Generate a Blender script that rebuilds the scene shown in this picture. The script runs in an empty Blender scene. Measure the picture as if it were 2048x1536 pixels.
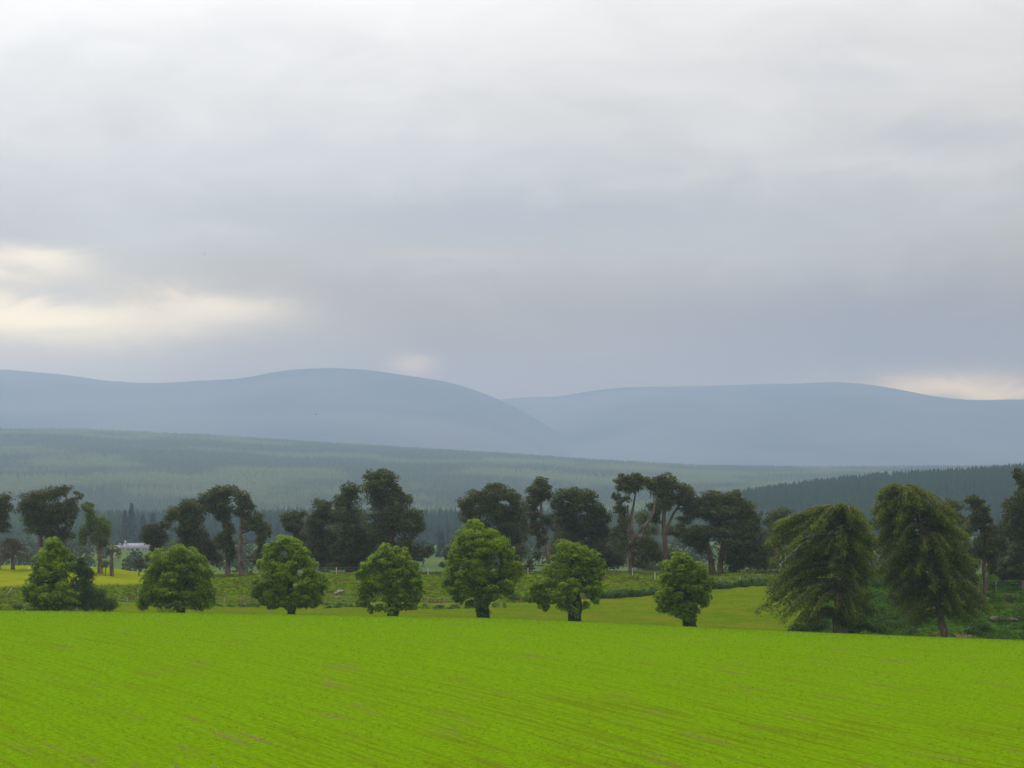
import bpy, math
import numpy as np
from mathutils import Vector

sc = bpy.context.scene
col = sc.collection
R = math.radians
F, HY, CX, CZ = 5807.0, 1010.0, 1024.0, 12.0        # photo pixels per unit tangent, eye-level row, centre column, eye height

# ------------------------------------------------------------------ camera
cam_d = bpy.data.cameras.new('camera')
cam = bpy.data.objects.new('camera', cam_d); col.objects.link(cam)
cam.location = (0, 0, CZ); cam.rotation_euler = (R(90), 0, 0)
cam_d.sensor_width = 36.0; cam_d.lens = 36.0 * F / 2048.0
cam_d.shift_y = (HY - 768.0) / 2048.0
cam_d.clip_start = 0.5; cam_d.clip_end = 40000.0
sc.camera = cam

# ------------------------------------------------------------------ light, sky, exposure
SUN_AZ, SUN_EL = R(-32), R(38)
world = bpy.data.worlds.new('World'); sc.world = world; world.use_nodes = True
sun_d = bpy.data.lights.new('sun', 'SUN'); sun_d.energy = 2.5; sun_d.angle = R(14); sun_d.color = (1.0, 0.95, 0.86)
sun = bpy.data.objects.new('sun', sun_d); col.objects.link(sun)
sdir = Vector((math.sin(SUN_AZ) * math.cos(SUN_EL), math.cos(SUN_AZ) * math.cos(SUN_EL), math.sin(SUN_EL)))
sun.rotation_euler = (-sdir).to_track_quat('-Z', 'Y').to_euler()
sun.location = sdir * 200
vs = sc.view_settings
vs.view_transform = 'Standard'; vs.look = 'None'; vs.exposure = 0.0; vs.gamma = 1.0; vs.use_curve_mapping = False
cy = sc.cycles
cy.volume_bounces = 1; cy.max_bounces = 8; cy.diffuse_bounces = 3; cy.transmission_bounces = 4; cy.transparent_max_bounces = 4

def build_sky():
    nt = world.node_tree; N, L = nt.nodes, nt.links
    N.clear()
    def val(op, a, b=None, c=None):
        n = N.new('ShaderNodeMath'); n.operation = op
        for i, v in enumerate((a, b, c)):
            if v is None: continue
            if isinstance(v, (int, float)): n.inputs[i].default_value = v
            else: L.new(v, n.inputs[i])
        return n.outputs[0]
    def mixc(f, a, b, mode='MIX'):
        n = N.new('ShaderNodeMix'); n.data_type = 'RGBA'; n.blend_type = mode
        for i, v in ((0, f), (6, a), (7, b)):
            if isinstance(v, (int, float)): n.inputs[i].default_value = v
            elif isinstance(v, tuple): n.inputs[i].default_value = v + (1.0,)
            else: L.new(v, n.inputs[i])
        return n.outputs[2]
    tc = N.new('ShaderNodeTexCoord')
    sep = N.new('ShaderNodeSeparateXYZ'); L.new(tc.outputs['Generated'], sep.inputs[0])
    x, y, z = sep.outputs
    az = val('ARCTAN2', x, y)
    el = val('ARCSINE', z)
    # horizontally drawn-out stratus, the same all round the sky
    mp = N.new('ShaderNodeMapping'); mp.inputs['Scale'].default_value = (1, 1, 2.5)
    L.new(tc.outputs['Generated'], mp.inputs[0])
    def noise(scale, detail, rough, off):
        m = N.new('ShaderNodeMapping'); m.inputs['Location'].default_value = off
        L.new(mp.outputs[0], m.inputs[0])
        n = N.new('ShaderNodeTexNoise'); n.inputs['Scale'].default_value = scale
        n.inputs['Detail'].default_value = detail; n.inputs['Roughness'].default_value = rough
        n.inputs['Distortion'].default_value = 0.55
        L.new(m.outputs[0], n.inputs['Vector']); return n.outputs[0]
    n1 = noise(9.0, 4, 0.45, (0.3, 0.7, 0.15))
    n2 = noise(22.0, 7, 0.58, (2.3, 0.1, 0.4))
    wob = val('MULTIPLY_ADD', val('SUBTRACT', n2, 0.5), 0.022, el)
    wob2 = val('MULTIPLY_ADD', val('SUBTRACT', n2, 0.5), 0.030, az)
    ramp = N.new('ShaderNodeValToRGB'); cr = ramp.color_ramp
    stops = [(0.0, (.66, .36, .10)), (0.045, (.64, .38, .12)), (0.062, (.68, .46, .20)), (0.082, (.82, .66, .42)), (0.10, (.82, .73, .59)), (0.14, (.96, .87, .76)),
             (0.22, (.98, .94, .89)), (0.5, (1.2, 1.18, 1.15)), (1.0, (1.65, 1.65, 1.65))]
    while len(cr.elements) < len(stops): cr.elements.new(0.5)
    for e, (p, c) in zip(cr.elements, stops): e.position = p; e.color = c + (1,)
    L.new(val('MAXIMUM', val('MULTIPLY_ADD', val('SUBTRACT', n1, 0.5), 0.05, el), 0.0), ramp.inputs[0])
    cloud = ramp.outputs[0]
    # soft light/dark variation of the cloud deck
    v = val('MULTIPLY_ADD', val('SUBTRACT', n1, 0.5), 0.55, 1.0)
    v = val('MULTIPLY_ADD', val('SUBTRACT', n2, 0.5), 0.36, v)
    vc = N.new('ShaderNodeCombineColor')
    for i in range(3): L.new(v, vc.inputs[i])
    cloud = mixc(1.0, cloud, vc.outputs[0], 'MULTIPLY')
    # the breaks and darker banks of cloud seen in the photograph (direction, spread, colour)
    def bank(px, py, sx, sy, color, amt):
        nonlocal cloud
        a = val('DIVIDE', val('SUBTRACT', wob2, (px - CX) / F), sx / F)
        e = val('DIVIDE', val('SUBTRACT', wob, (HY - py) / F), sy / F)
        g = val('EXPONENT', val('MULTIPLY', val('ADD', val('MULTIPLY', a, a), val('MULTIPLY', e, e)), -1.0))
        cloud = mixc(val('MULTIPLY', g, amt), cloud, color)
    bank(1780, 640, 600, 120, (.33, .245, .20), 0.85)
    bank(1050, 430, 750, 75, (.54, .54, .50), 0.8)
    bank(700, 320, 500, 50, (.76, .74, .70), 0.5)
    bank(150, -170, 1500, 320, (1.5, 1.42, 1.3), 0.95)
    bank(60, 645, 350, 62, (3.1, 2.35, 1.2), 0.9)
    bank(420, 628, 140, 30, (2.3, 1.75, .95), 0.75)
    bank(60, 535, 130, 26, (2.3, 1.8, 1.1), 0.7)
    bank(30, 745, 320, 55, (1.6, 1.15, .55), 0.65)
    bank(1930, 785, 260, 32, (3.6, 2.3, .8), 0.9)
    bank(828, 730, 44, 24, (2.6, 1.6, .6), 0.55)
    bank(1330, 185, 220, 24, (1.12, 1.03, .93), 0.6)
    bank(1480, 260, 130, 40, (1.08, 1.0, .89), 0.5)
    bank(1760, 335, 260, 22, (1.02, .93, .83), 0.6)
    bank(1880, 285, 170, 26, (.66, .64, .62), 0.6)
    bank(1700, 165, 160, 26, (.80, .76, .71), 0.45)
    bank(880, 520, 150, 20, (.98, .82, .62), 0.5)
    bank(420, 470, 110, 24, (1.0, .88, .70), 0.45)
    bank(150, 585, 90, 18, (.85, .74, .58), 0.6)
    sky = N.new('ShaderNodeTexSky'); sky.sky_type = 'NISHITA'; sky.sun_disc = False
    sky.sun_elevation = SUN_EL; sky.sun_rotation = SUN_AZ
    s01 = mixc(1.0, sky.outputs[0], (.1, .1, .1), 'MULTIPLY')
    out = mixc(0.96, s01, cloud)
    bg = N.new('ShaderNodeBackground'); bg.inputs['Strength'].default_value = 1.0
    L.new(out, bg.inputs[0])
    wo = N.new('ShaderNodeOutputWorld'); L.new(bg.outputs[0], wo.inputs['Surface'])
build_sky()

# ------------------------------------------------------------------ helpers
def P(px, py, D):
    return np.array(((px - CX) / F * D, D, CZ - (py - HY) / F * D))

def hash2(ix, iy, s):
    h = (ix.astype(np.int64) * 374761393 + iy.astype(np.int64) * 668265263 + s * 69069) & 0x7fffffff
    h = ((h ^ (h >> 13)) * 1274126177) & 0x7fffffff
    return ((h ^ (h >> 16)) & 0xffff) / 65535.0
def vnoise(x, y, s=0):
    ix, iy = np.floor(x), np.floor(y); fx, fy = x - ix, y - iy
    fx, fy = fx * fx * (3 - 2 * fx), fy * fy * (3 - 2 * fy)
    a, b = hash2(ix, iy, s), hash2(ix + 1, iy, s); c, d = hash2(ix, iy + 1, s), hash2(ix + 1, iy + 1, s)
    return (a + (b - a) * fx) * (1 - fy) + (c + (d - c) * fx) * fy
def fbm(x, y, s=0, o=4):
    t, a, n = 0.0, 1.0, 0.0
    for i in range(o):
        t = t + a * vnoise(x * 2 ** i + 17.3 * i, y * 2 ** i - 9.1 * i, s + i); n += a; a *= 0.5
    return t / n
def sstep(a, b, x):
    t = np.clip((x - a) / (b - a), 0, 1); return t * t * (3 - 2 * t)

def mesh_obj(name, verts, faces, mat, parent=None, attrs=None, smooth=False):
    """verts (N,3); faces (M,k) array or list of arrays with equal k"""
    verts = np.ascontiguousarray(verts, dtype=np.float32); faces = np.asarray(faces, dtype=np.int32)
    me = bpy.data.meshes.new(name)
    n, (m, k) = len(verts), faces.shape
    me.vertices.add(n); me.vertices.foreach_set('co', verts.ravel())
    me.loops.add(m * k); me.loops.foreach_set('vertex_index', faces.ravel())
    me.polygons.add(m); me.polygons.foreach_set('loop_start', np.arange(0, m * k, k, dtype=np.int32))
    if smooth: me.polygons.foreach_set('use_smooth', np.ones(m, dtype=bool))
    if attrs:
        for an, av in attrs.items():
            at = me.attributes.new(an, 'FLOAT', 'FACE'); at.data.foreach_set('value', np.asarray(av, dtype=np.float32))
    me.update(calc_edges=True)
    me.materials.append(mat)
    o = bpy.data.objects.new(name, me); col.objects.link(o)
    if parent is not None: o.parent = parent
    return o
def tag(o, label=None, cat=None, group=None, kind=None):
    if label: o['label'] = label
    if cat: o['category'] = cat
    if group: o['group'] = group
    if kind: o['kind'] = kind
    return o
def thing(name, loc, label, cat, group=None):
    o = bpy.data.objects.new(name, None); col.objects.link(o)
    o.empty_display_size = 0.5
    o.location = tuple(float(v) for v in loc)
    return tag(o, label, cat, group)
def under(o, parent):
    """parent a mesh built in world coordinates: shift its vertices into the parent's frame"""
    l = np.array(parent.location)
    me = o.data; n = len(me.vertices); a = np.empty(n * 3, dtype=np.float32)
    me.vertices.foreach_get('co', a); a = a.reshape(-1, 3) - l.astype(np.float32)
    me.vertices.foreach_set('co', a.ravel()); me.update()
    o.parent = parent
    return o

def tube(path, rad, seg=7, cap=True):
    path = np.asarray(path, float); rad = np.asarray(rad, float); n = len(path)
    V = []
    for i in range(n):
        t = path[min(i + 1, n - 1)] - path[max(i - 1, 0)]; t = t / (np.linalg.norm(t) + 1e-9)
        up = np.array((0, 0, 1.0)) if abs(t[2]) < 0.9 else np.array((0, 1.0, 0))
        a = np.cross(t, up); a /= np.linalg.norm(a); b = np.cross(t, a)
        ang = np.arange(seg) * 2 * math.pi / seg
        V.append(path[i] + rad[i] * (np.cos(ang)[:, None] * a + np.sin(ang)[:, None] * b))
    V = np.concatenate(V)
    Fc = []
    for i in range(n - 1):
        for j in range(seg):
            k = (j + 1) % seg
            Fc.append((i * seg + j, i * seg + k, (i + 1) * seg + k, (i + 1) * seg + j))
    if cap:
        c = len(V); V = np.vstack([V, path[-1] + (path[-1] - path[-2]) * 0.02])
        for j in range(seg):
            k = (j + 1) % seg; Fc.append(((n - 1) * seg + j, (n - 1) * seg + k, c, c))
    return V, np.array(Fc)
def quads_to_tris(f):
    f = np.asarray(f); return np.concatenate([f[:, [0, 1, 2]], f[:, [0, 2, 3]]])
def tube_obj(name, path, rad, mat, parent=None, seg=7):
    V, f = tube(path, rad, seg, cap=False)
    n = len(path)
    o = mesh_obj(name, V, f, mat, smooth=True)
    return under(o, parent) if parent is not None else o
def smooth_path(pts, n):
    """Catmull-Rom through pts"""
    p = np.asarray(pts, float)
    if len(p) < 3: 
        t = np.linspace(0, 1, n)[:, None]; return p[0] + (p[-1] - p[0]) * t
    q = np.vstack([2 * p[0] - p[1], p, 2 * p[-1] - p[-2]]); out = []
    for s in np.linspace(0, len(p) - 1 - 1e-6, n):
        i = int(s); t = s - i; a, b, c, d = q[i:i + 4]
        out.append(0.5 * ((2 * b) + (c - a) * t + (2 * a - 5 * b + 4 * c - d) * t * t + (3 * b - a - 3 * c + d) * t ** 3))
    return np.array(out)
BOXF = np.array([(0, 3, 2, 1), (4, 5, 6, 7), (0, 1, 5, 4), (1, 2, 6, 5), (2, 3, 7, 6), (3, 0, 4, 7)])
def boxv(x0, x1, y0, y1, z0, z1):
    return np.array([(x0, y0, z0), (x1, y0, z0), (x1, y1, z0), (x0, y1, z0), (x0, y0, z1), (x1, y0, z1), (x1, y1, z1), (x0, y1, z1)], float)

# ------------------------------------------------------------------ materials
def new_mat(name):
    m = bpy.data.materials.new(name); m.use_nodes = True
    nt = m.node_tree; nt.nodes.clear()
    return m, nt, nt.nodes, nt.links
def rgba(c): return (c[0], c[1], c[2], 1.0)
def leaf_mat(name, dark, light, trans, tfac=0.4, spec=0.08):
    m, nt, N, L = new_mat(name)
    at = N.new('ShaderNodeAttribute'); at.attribute_name = 'tint'
    mx = N.new('ShaderNodeMix'); mx.data_type = 'RGBA'
    mx.inputs[6].default_value = rgba(dark); mx.inputs[7].default_value = rgba(light)
    L.new(at.outputs['Fac'], mx.inputs[0])
    di = N.new('ShaderNodeBsdfPrincipled'); di.inputs['Roughness'].default_value = 0.55
    di.inputs['Specular IOR Level'].default_value = spec
    L.new(mx.outputs[2], di.inputs['Base Color'])
    tm = N.new('ShaderNodeMix'); tm.data_type = 'RGBA'; tm.blend_type = 'MULTIPLY'; tm.inputs[0].default_value = 1.0
    L.new(mx.outputs[2], tm.inputs[6]); tm.inputs[7].default_value = rgba(trans)
    tr = N.new('ShaderNodeBsdfTranslucent'); L.new(tm.outputs[2], tr.inputs[0])
    ms = N.new('ShaderNodeMixShader'); ms.inputs[0].default_value = tfac
    L.new(di.outputs[0], ms.inputs[1]); L.new(tr.outputs[0], ms.inputs[2])
    o = N.new('ShaderNodeOutputMaterial'); L.new(ms.outputs[0], o.inputs[0])
    return m
def noise_mat(name, c1, c2, scale=1.0, detail=5, rough=0.9, stretch=(1, 1, 1), lo=0.35, hi=0.65, bump=0.0, spec=0.15):
    m, nt, N, L = new_mat(name)
    tc = N.new('ShaderNodeTexCoord'); mp = N.new('ShaderNodeMapping'); mp.inputs['Scale'].default_value = stretch
    L.new(tc.outputs['Object'], mp.inputs[0])
    no = N.new('ShaderNodeTexNoise'); no.inputs['Scale'].default_value = scale; no.inputs['Detail'].default_value = detail
    L.new(mp.outputs[0], no.inputs['Vector'])
    mr = N.new('ShaderNodeMapRange'); mr.inputs[1].default_value = lo; mr.inputs[2].default_value = hi
    L.new(no.outputs[0], mr.inputs[0])
    mx = N.new('ShaderNodeMix'); mx.data_type = 'RGBA'; mx.inputs[6].default_value = rgba(c1); mx.inputs[7].default_value = rgba(c2)
    L.new(mr.outputs[0], mx.inputs[0])
    b = N.new('ShaderNodeBsdfPrincipled'); b.inputs['Roughness'].default_value = rough; b.inputs['Specular IOR Level'].default_value = spec
    L.new(mx.outputs[2], b.inputs['Base Color'])
    if bump:
        bp = N.new('ShaderNodeBump'); bp.inputs['Strength'].default_value = bump; bp.inputs['Distance'].default_value = 0.05
        L.new(no.outputs[0], bp.inputs['Height']); L.new(bp.outputs[0], b.inputs['Normal'])
    o = N.new('ShaderNodeOutputMaterial'); L.new(b.outputs[0], o.inputs[0])
    return m

def field_mat(name, blades):
    """drilled young crop: rows run away to the upper left, thin patches show the soil"""
    m, nt, N, L = new_mat(name)
    geo = N.new('ShaderNodeNewGeometry')
    mp = N.new('ShaderNodeMapping'); mp.vector_type = 'POINT'
    mp.inputs['Rotation'].default_value = (0, 0, math.atan2(0.905, 0.425))      # row direction onto +x
    L.new(geo.outputs['Position'], mp.inputs[0])
    def noise(sx, sy, scale, detail, rough=0.55, off=0.0):
        q = N.new('ShaderNodeMapping'); q.inputs['Scale'].default_value = (sx, sy, 0.0); q.inputs['Location'].default_value = (off, off * 0.7, 0)
        L.new(mp.outputs[0], q.inputs[0])
        n = N.new('ShaderNodeTexNoise'); n.inputs['Scale'].default_value = scale; n.inputs['Detail'].default_value = detail
        n.inputs['Roughness'].default_value = rough
        L.new(q.outputs[0], n.inputs['Vector']); return n.outputs[0]
    def rng(v, lo, hi, a=0.0, b=1.0):
        r = N.new('ShaderNodeMapRange'); r.interpolation_type = 'SMOOTHSTEP'
        for i, x in enumerate((lo, hi, a, b)): r.inputs[i + 1].default_value = x
        L.new(v, r.inputs[0]); return r.outputs[0]
    def mul(a, b, op='MULTIPLY'):
        n = N.new('ShaderNodeMath'); n.operation = op
        for i, v in enumerate((a, b)):
            if isinstance(v, (int, float)): n.inputs[i].default_value = v
            else: L.new(v, n.inputs[i])
        return n.outputs[0]
    def mix(f, a, b):
        n = N.new('ShaderNodeMix'); n.data_type = 'RGBA'; L.new(f, n.inputs[0])
        for i, v in ((6, a), (7, b)):
            if isinstance(v, tuple): n.inputs[i].default_value = rgba(v)
            else: L.new(v, n.inputs[i])
        return n.outputs[2]
    fine = noise(1, 1, 3.0, 4, 0.6)
    streak = noise(0.05, 1.0, 1.6, 5, 0.6, 3.1)      # along the drill rows
    patch = noise(0.35, 1.0, 0.045, 4, 0.55, 7.7)    # broad thin areas
    spot = noise(0.35, 1.0, 0.35, 4, 0.6, 11.3)
    g = mix(rng(fine, 0.3, 0.7), (.084, .164, .0005), (.136, .245, .001))
    g = mix(rng(noise(0.5, 1.0, 0.02, 3, 0.5, 1.9), 0.35, 0.65), g, (.185, .325, .008)) if False else g
    sy = N.new('ShaderNodeSeparateXYZ'); L.new(geo.outputs['Position'], sy.inputs[0]); near = sy.outputs[1]   # distance along y; the duller, browner blend strengthens towards the near edge
    rows = noise(0.012, 1.0, 4.2, 3, 0.6, 5.3)       # wheel marks and drill misses
    g = mix(mul(rng(rows, 0.56, 0.70), 0.55), g, (.070, .125, .004))
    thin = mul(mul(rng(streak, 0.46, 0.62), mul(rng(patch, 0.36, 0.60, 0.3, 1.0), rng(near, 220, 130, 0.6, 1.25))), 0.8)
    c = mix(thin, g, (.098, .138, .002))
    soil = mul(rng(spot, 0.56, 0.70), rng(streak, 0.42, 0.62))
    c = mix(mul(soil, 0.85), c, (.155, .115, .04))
    if blades:
        ta = N.new('ShaderNodeAttribute'); ta.attribute_name = 'tint'
        tb = N.new('ShaderNodeMix'); tb.data_type = 'RGBA'; tb.blend_type = 'MULTIPLY'; tb.inputs[0].default_value = 1.0
        L.new(c, tb.inputs[6]); L.new(ta.outputs['Fac'], tb.inputs[7]); c = tb.outputs[2]
    b = N.new('ShaderNodeBsdfPrincipled'); b.inputs['Roughness'].default_value = 0.9; b.inputs['Specular IOR Level'].default_value = 0.0
    L.new(c, b.inputs['Base Color'])
    o = N.new('ShaderNodeOutputMaterial')
    if blades:
        tr = N.new('ShaderNodeBsdfTranslucent'); L.new(c, tr.inputs[0])
        ms = N.new('ShaderNodeMixShader'); ms.inputs[0].default_value = 0.5
        L.new(b.outputs[0], ms.inputs[1]); L.new(tr.outputs[0], ms.inputs[2]); L.new(ms.outputs[0], o.inputs[0])
    else:
        bp = N.new('ShaderNodeBump'); bp.inputs['Strength'].default_value = 0.6; bp.inputs['Distance'].default_value = 0.12
        L.new(fine, bp.inputs['Height']); L.new(bp.outputs[0], b.inputs['Normal'])
        L.new(b.outputs[0], o.inputs[0])
    return m

M = {}
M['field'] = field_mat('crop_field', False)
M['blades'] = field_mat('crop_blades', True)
M['lime'] = leaf_mat('lime_leaf', (.018, .046, .002), (.215, .318, .010), (1.45, 1.5, 0.5), 0.33)
M['birch'] = leaf_mat('greygreen_leaf', (.024, .048, .014), (.066, .105, .028), (1.3, 1.4, 0.8), 0.35)
M['pine'] = leaf_mat('pine_needle', (.020, .028, .008), (.092, .106, .026), (1.2, 1.3, .7), 0.22)
M['pine_brown'] = leaf_mat('dull_needle', (.026, .028, .012), (.066, .066, .024), (1.2, 1.2, .7), 0.22)
M['larch'] = leaf_mat('larch_needle', (.028, .048, .005), (.172, .215, .018), (1.4, 1.4, .6), 0.34)
M['larch_light'] = leaf_mat('bright_larch_needle', (.045, .075, .018), (.135, .185, .035), (1.4, 1.4, .6), 0.35)
M['dead'] = leaf_mat('dead_twig', (.07, .055, .045), (.17, .135, .11), (1, 1, 1), 0.1)
M['bark'] = noise_mat('grey_bark', (.060, .048, .040), (.150, .125, .108), 3.0, 6, 0.95, (1, 1, .25), bump=0.5)
M['ivybark'] = noise_mat('ivy_bark', (.012, .018, .008), (.035, .045, .020), 3.0, 6, 0.95, (1, 1, .5), bump=0.5)
M['pinebark'] = noise_mat('pine_bark', (.075, .052, .042), (.20, .145, .115), 2.2, 6, 0.95, (1, 1, .3), bump=0.5)
M['redbark'] = noise_mat('orange_pine_bark', (.15, .085, .055), (.30, .19, .13), 2.5, 5, 0.9, (1, 1, .3))
M['wood'] = noise_mat('weathered_post', (.16, .13, .10), (.30, .26, .21), 4.0, 4, 0.9, (1, 1, .2))
M['palewood'] = noise_mat('pale_post', (.36, .30, .23), (.55, .48, .39), 4.0, 4, 0.9, (1, 1, .2))
M['wire'] = noise_mat('fence_wire', (.14, .14, .14), (.20, .20, .20), 1.0, 2, 0.5)

# ------------------------------------------------------------------ terrain
def crest_py(px):
    xs = [-3000, -600, 0, 500, 1000, 1300, 1600, 2048, 2700, 5000]; ys = [1214, 1216, 1221, 1228, 1236.5, 1250, 1264, 1281, 1298, 1320]
    return sum(np.interp(px + o, xs, ys) for o in (-90, -45, 0, 45, 90)) / 5.0
DC, KC = 290.0, 0.000272
ROWS = [
    (400., [-800, 0, 430, 1000, 1200, 1350, 1540, 1700, 1900, 2048, 3000], [1198, 1200, 1207, 1206, 1200, 1187, 1172, 1186, 1200, 1198, 1200]),
    (421., [-800, 0, 300, 430, 700, 1000, 1200, 1350, 1540, 1700, 1900, 2048, 3000], [1165, 1166, 1167, 1156, 1151, 1149, 1149, 1157, 1153, 1164, 1172, 1170, 1170]),
    (446., [-800, 0, 100, 300, 430, 700, 1000, 1300, 1540, 1700, 2048, 3000], [1150, 1150, 1145, 1157, 1155, 1149, 1146, 1149, 1147, 1150, 1160, 1160]),
    (485., [-800, 0, 200, 290, 430, 700, 1540, 1700, 2048, 3000], [1134, 1133, 1136, 1149, 1153, 1147, 1145, 1146, 1155, 1155]),
]
RIDGE = ([1150, 1300, 1480, 1600, 1750, 1900, 2048, 2700, 4000], [-11, -9, 7, 13, 20, 23, 27, 38, 40])
HILLTOP = ([-2500, -600, 0, 150, 230, 400, 600, 800, 1000, 1200, 1400, 1600, 1800, 2048, 3500],
           [862, 858, 857, 856, 860, 868, 881, 893, 905, 919, 930, 933, 932, 930, 920])
def ground_z(x, D):
    x = np.asarray(x, float); D = np.asarray(D, float); x, D = np.broadcast_arrays(x, D)
    px = CX + x / np.maximum(D, 130.0) * F
    m = (crest_py(px) - HY) / F
    zf = CZ - m * D - KC * (D - DC) ** 2
    near = np.interp(D, [-400, 0, 20, 45, 70, 100, 128], [12.0, 10.2, 7.6, 4.0, 1.2, -.2, -.1])
    w = sstep(105, 150, D)
    z = near * (1 - w) + zf * w
    # banks and meadows behind the crest
    prevD, prevz = 345.0, CZ - m * 345 - KC * 55 ** 2
    zz = prevz
    res = np.where(D > 345, 0.0, z)
    levels = [(345.0, prevz)] + [(d, CZ - (np.interp(px, a, b) - HY) / F * d) for d, a, b in ROWS]
    last = levels[-1][1]
    levels += [(560., last - 1.6), (700., np.full_like(last, -9.0)), (1000., np.full_like(last, -10.5))]
    zb = np.zeros_like(D)
    for (d0, z0), (d1, z1) in zip(levels[:-1], levels[1:]):
        t = np.clip((D - d0) / (d1 - d0), 0, 1); t = 0.6 * t + 0.4 * t * t * (3 - 2 * t)
        zb = np.where((D >= d0) & (D <= d1), z0 + (z1 - z0) * t, zb)
    zb = np.where(D > 1000, -10.5, zb)
    amp = np.clip((D - 345) / 40, 0, 1) * np.clip((900 - D) / 300, 0, 1)
    zb = zb + amp * ((fbm(x / 9.0, D / 5.0, 3) - 0.5) * 0.9 + (fbm(x / 2.2, D / 1.3, 5, 3) - 0.5) * 0.35)
    # right-hand wooded rise, then the long forested hill
    rid = np.interp(px, *RIDGE)
    s = sstep(1450, 2300, D) * (1 - 0.6 * sstep(2300, 2700, D))
    zb = zb + (rid + 10.5) * s * np.where(D > 1000, 1, 0)
    hill = CZ + (HY - np.interp(px, *HILLTOP)) / F * 6500 - 12.0
    s2 = np.clip((D - 2650) / 3850, 0, 1); s2 = s2 ** 1.05 * (1 - 0.5 * sstep(6500, 9000, D))
    zb = np.where(D > 2650, zb * (1 - np.clip((D - 2650) / 300, 0, 1)) + (-10.5) * np.clip((D - 2650) / 300, 0, 1) + (hill + 10.5) * s2, zb)
    zb = zb + np.where(D > 2700, (fbm(x / 260., D / 420., 11) - 0.5) * 16 * np.clip((D - 2700) / 400, 0, 1) * np.clip((6500 - D) / 700, 0, 1), 0)
    return np.where(D > 345, zb, z)
def gz(x, D): return float(ground_z(np.array([x]), np.array([D]))[0])
def G(px, D):
    x = (px - CX) / F * D; return np.array((x, D, gz(x, D)))

def sheet(name, us, Ds, mat, zfun=None, dmin=130.0, mats=None):
    U, DD = np.meshgrid(us, Ds)
    X = U * np.maximum(DD, dmin)
    Z = (zfun or ground_z)(X, DD)
    V = np.stack([X, DD, Z], -1).reshape(-1, 3)
    nr, nc = U.shape
    i = (np.arange(nr - 1)[:, None] * nc + np.arange(nc - 1)).ravel()
    f = np.stack([i, i + 1, i + nc + 1, i + nc], 1)
    o = mesh_obj(name, V, f, mat, smooth=True)
    return o
def rough_ground_mat(name, blades=False):
    """pasture: yellow-green meadow, mown lawn, rough bank and undergrowth, by where they lie"""
    m, nt, N, L = new_mat(name)
    geo = N.new('ShaderNodeNewGeometry')
    def noise(scale, detail, st=(1, 1, 1), off=0):
        q = N.new('ShaderNodeMapping'); q.inputs['Scale'].default_value = st; q.inputs['Location'].default_value = (off, off, 0)
        L.new(geo.outputs['Position'], q.inputs[0])
        n = N.new('ShaderNodeTexNoise'); n.inputs['Scale'].default_value = scale; n.inputs['Detail'].default_value = detail
        L.new(q.outputs[0], n.inputs['Vector']); return n.outputs[0]
    def rng(v, lo, hi):
        r = N.new('ShaderNodeMapRange'); r.interpolation_type = 'SMOOTHSTEP'; r.inputs[1].default_value = lo; r.inputs[2].default_value = hi
        L.new(v, r.inputs[0]); return r.outputs[0]
    def mix(f, a, b):
        n = N.new('ShaderNodeMix'); n.data_type = 'RGBA'
        if isinstance(f, (int, float)): n.inputs[0].default_value = f
        else: L.new(f, n.inputs[0])
        for i, v in ((6, a), (7, b)):
            if isinstance(v, tuple): n.inputs[i].default_value = rgba(v)
            else: L.new(v, n.inputs[i])
        return n.outputs[2]
    at = {}
    for k in ('lawn', 'meadow', 'wood'):
        a = N.new('ShaderNodeAttribute'); a.attribute_name = k; at[k] = a.outputs['Fac']
    n1 = rng(noise(0.25, 6, (1, 1, 2.5)), 0.35, 0.65); n2 = rng(noise(1.4, 5, (1, 1, 3), 5), 0.35, 0.65)
    bank = mix(n2, (.028, .058, .002), (.085, .122, .005))
    bank = mix(rng(noise(0.35, 5, (1, 1, 3), 9), .52, .66), bank, (.060, .050, .014))
    lawn = mix(n1, (.068, .118, .002), (.108, .138, .003)); lawn = mix(rng(noise(4.0, 4, (1, .6, 1), 13), .40, .62), lawn, (.060, .100, .002)); lawn = mix(rng(noise(.6, 5, (.4, 1, 1), 2), .5, .7), lawn, (.125, .112, .012))
    mead = mix(n1, (.125, .168, .004), (.178, .190, .007))
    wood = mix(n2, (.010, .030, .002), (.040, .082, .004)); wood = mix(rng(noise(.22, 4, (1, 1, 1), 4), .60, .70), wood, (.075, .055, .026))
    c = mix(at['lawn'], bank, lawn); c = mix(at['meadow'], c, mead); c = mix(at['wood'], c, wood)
    b = N.new('ShaderNodeBsdfPrincipled'); b.inputs['Roughness'].default_value = .9; b.inputs['Specular IOR Level'].default_value = 0.0
    L.new(c, b.inputs['Base Color'])
    tr = N.new('ShaderNodeBsdfTranslucent'); L.new(c, tr.inputs[0])
    o = N.new('ShaderNodeOutputMaterial')
    ms = N.new('ShaderNodeMixShader'); ms.inputs[0].default_value = 0.55 if blades else 0.0
    L.new(b.outputs[0], ms.inputs[1]); L.new(tr.outputs[0], ms.inputs[2]); L.new(ms.outputs[0], o.inputs[0])
    return m
M['pasture'] = rough_ground_mat('pasture_grass'); M['pasture_blades'] = rough_ground_mat('pasture_blades', True)
M['valley'] = noise_mat('valley_grass', (.045, .080, .018), (.095, .125, .028), .004, 5, .95, spec=0)
M['hill'] = noise_mat('hill_floor', (.045, .060, .030), (.10, .10, .05), .01, 5, .95, spec=0)
M['heather'] = noise_mat('heather_moor', (.018, .026, .018), (.085, .078, .050), .0011, 8, .95, lo=.40, hi=.60, spec=0)

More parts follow.
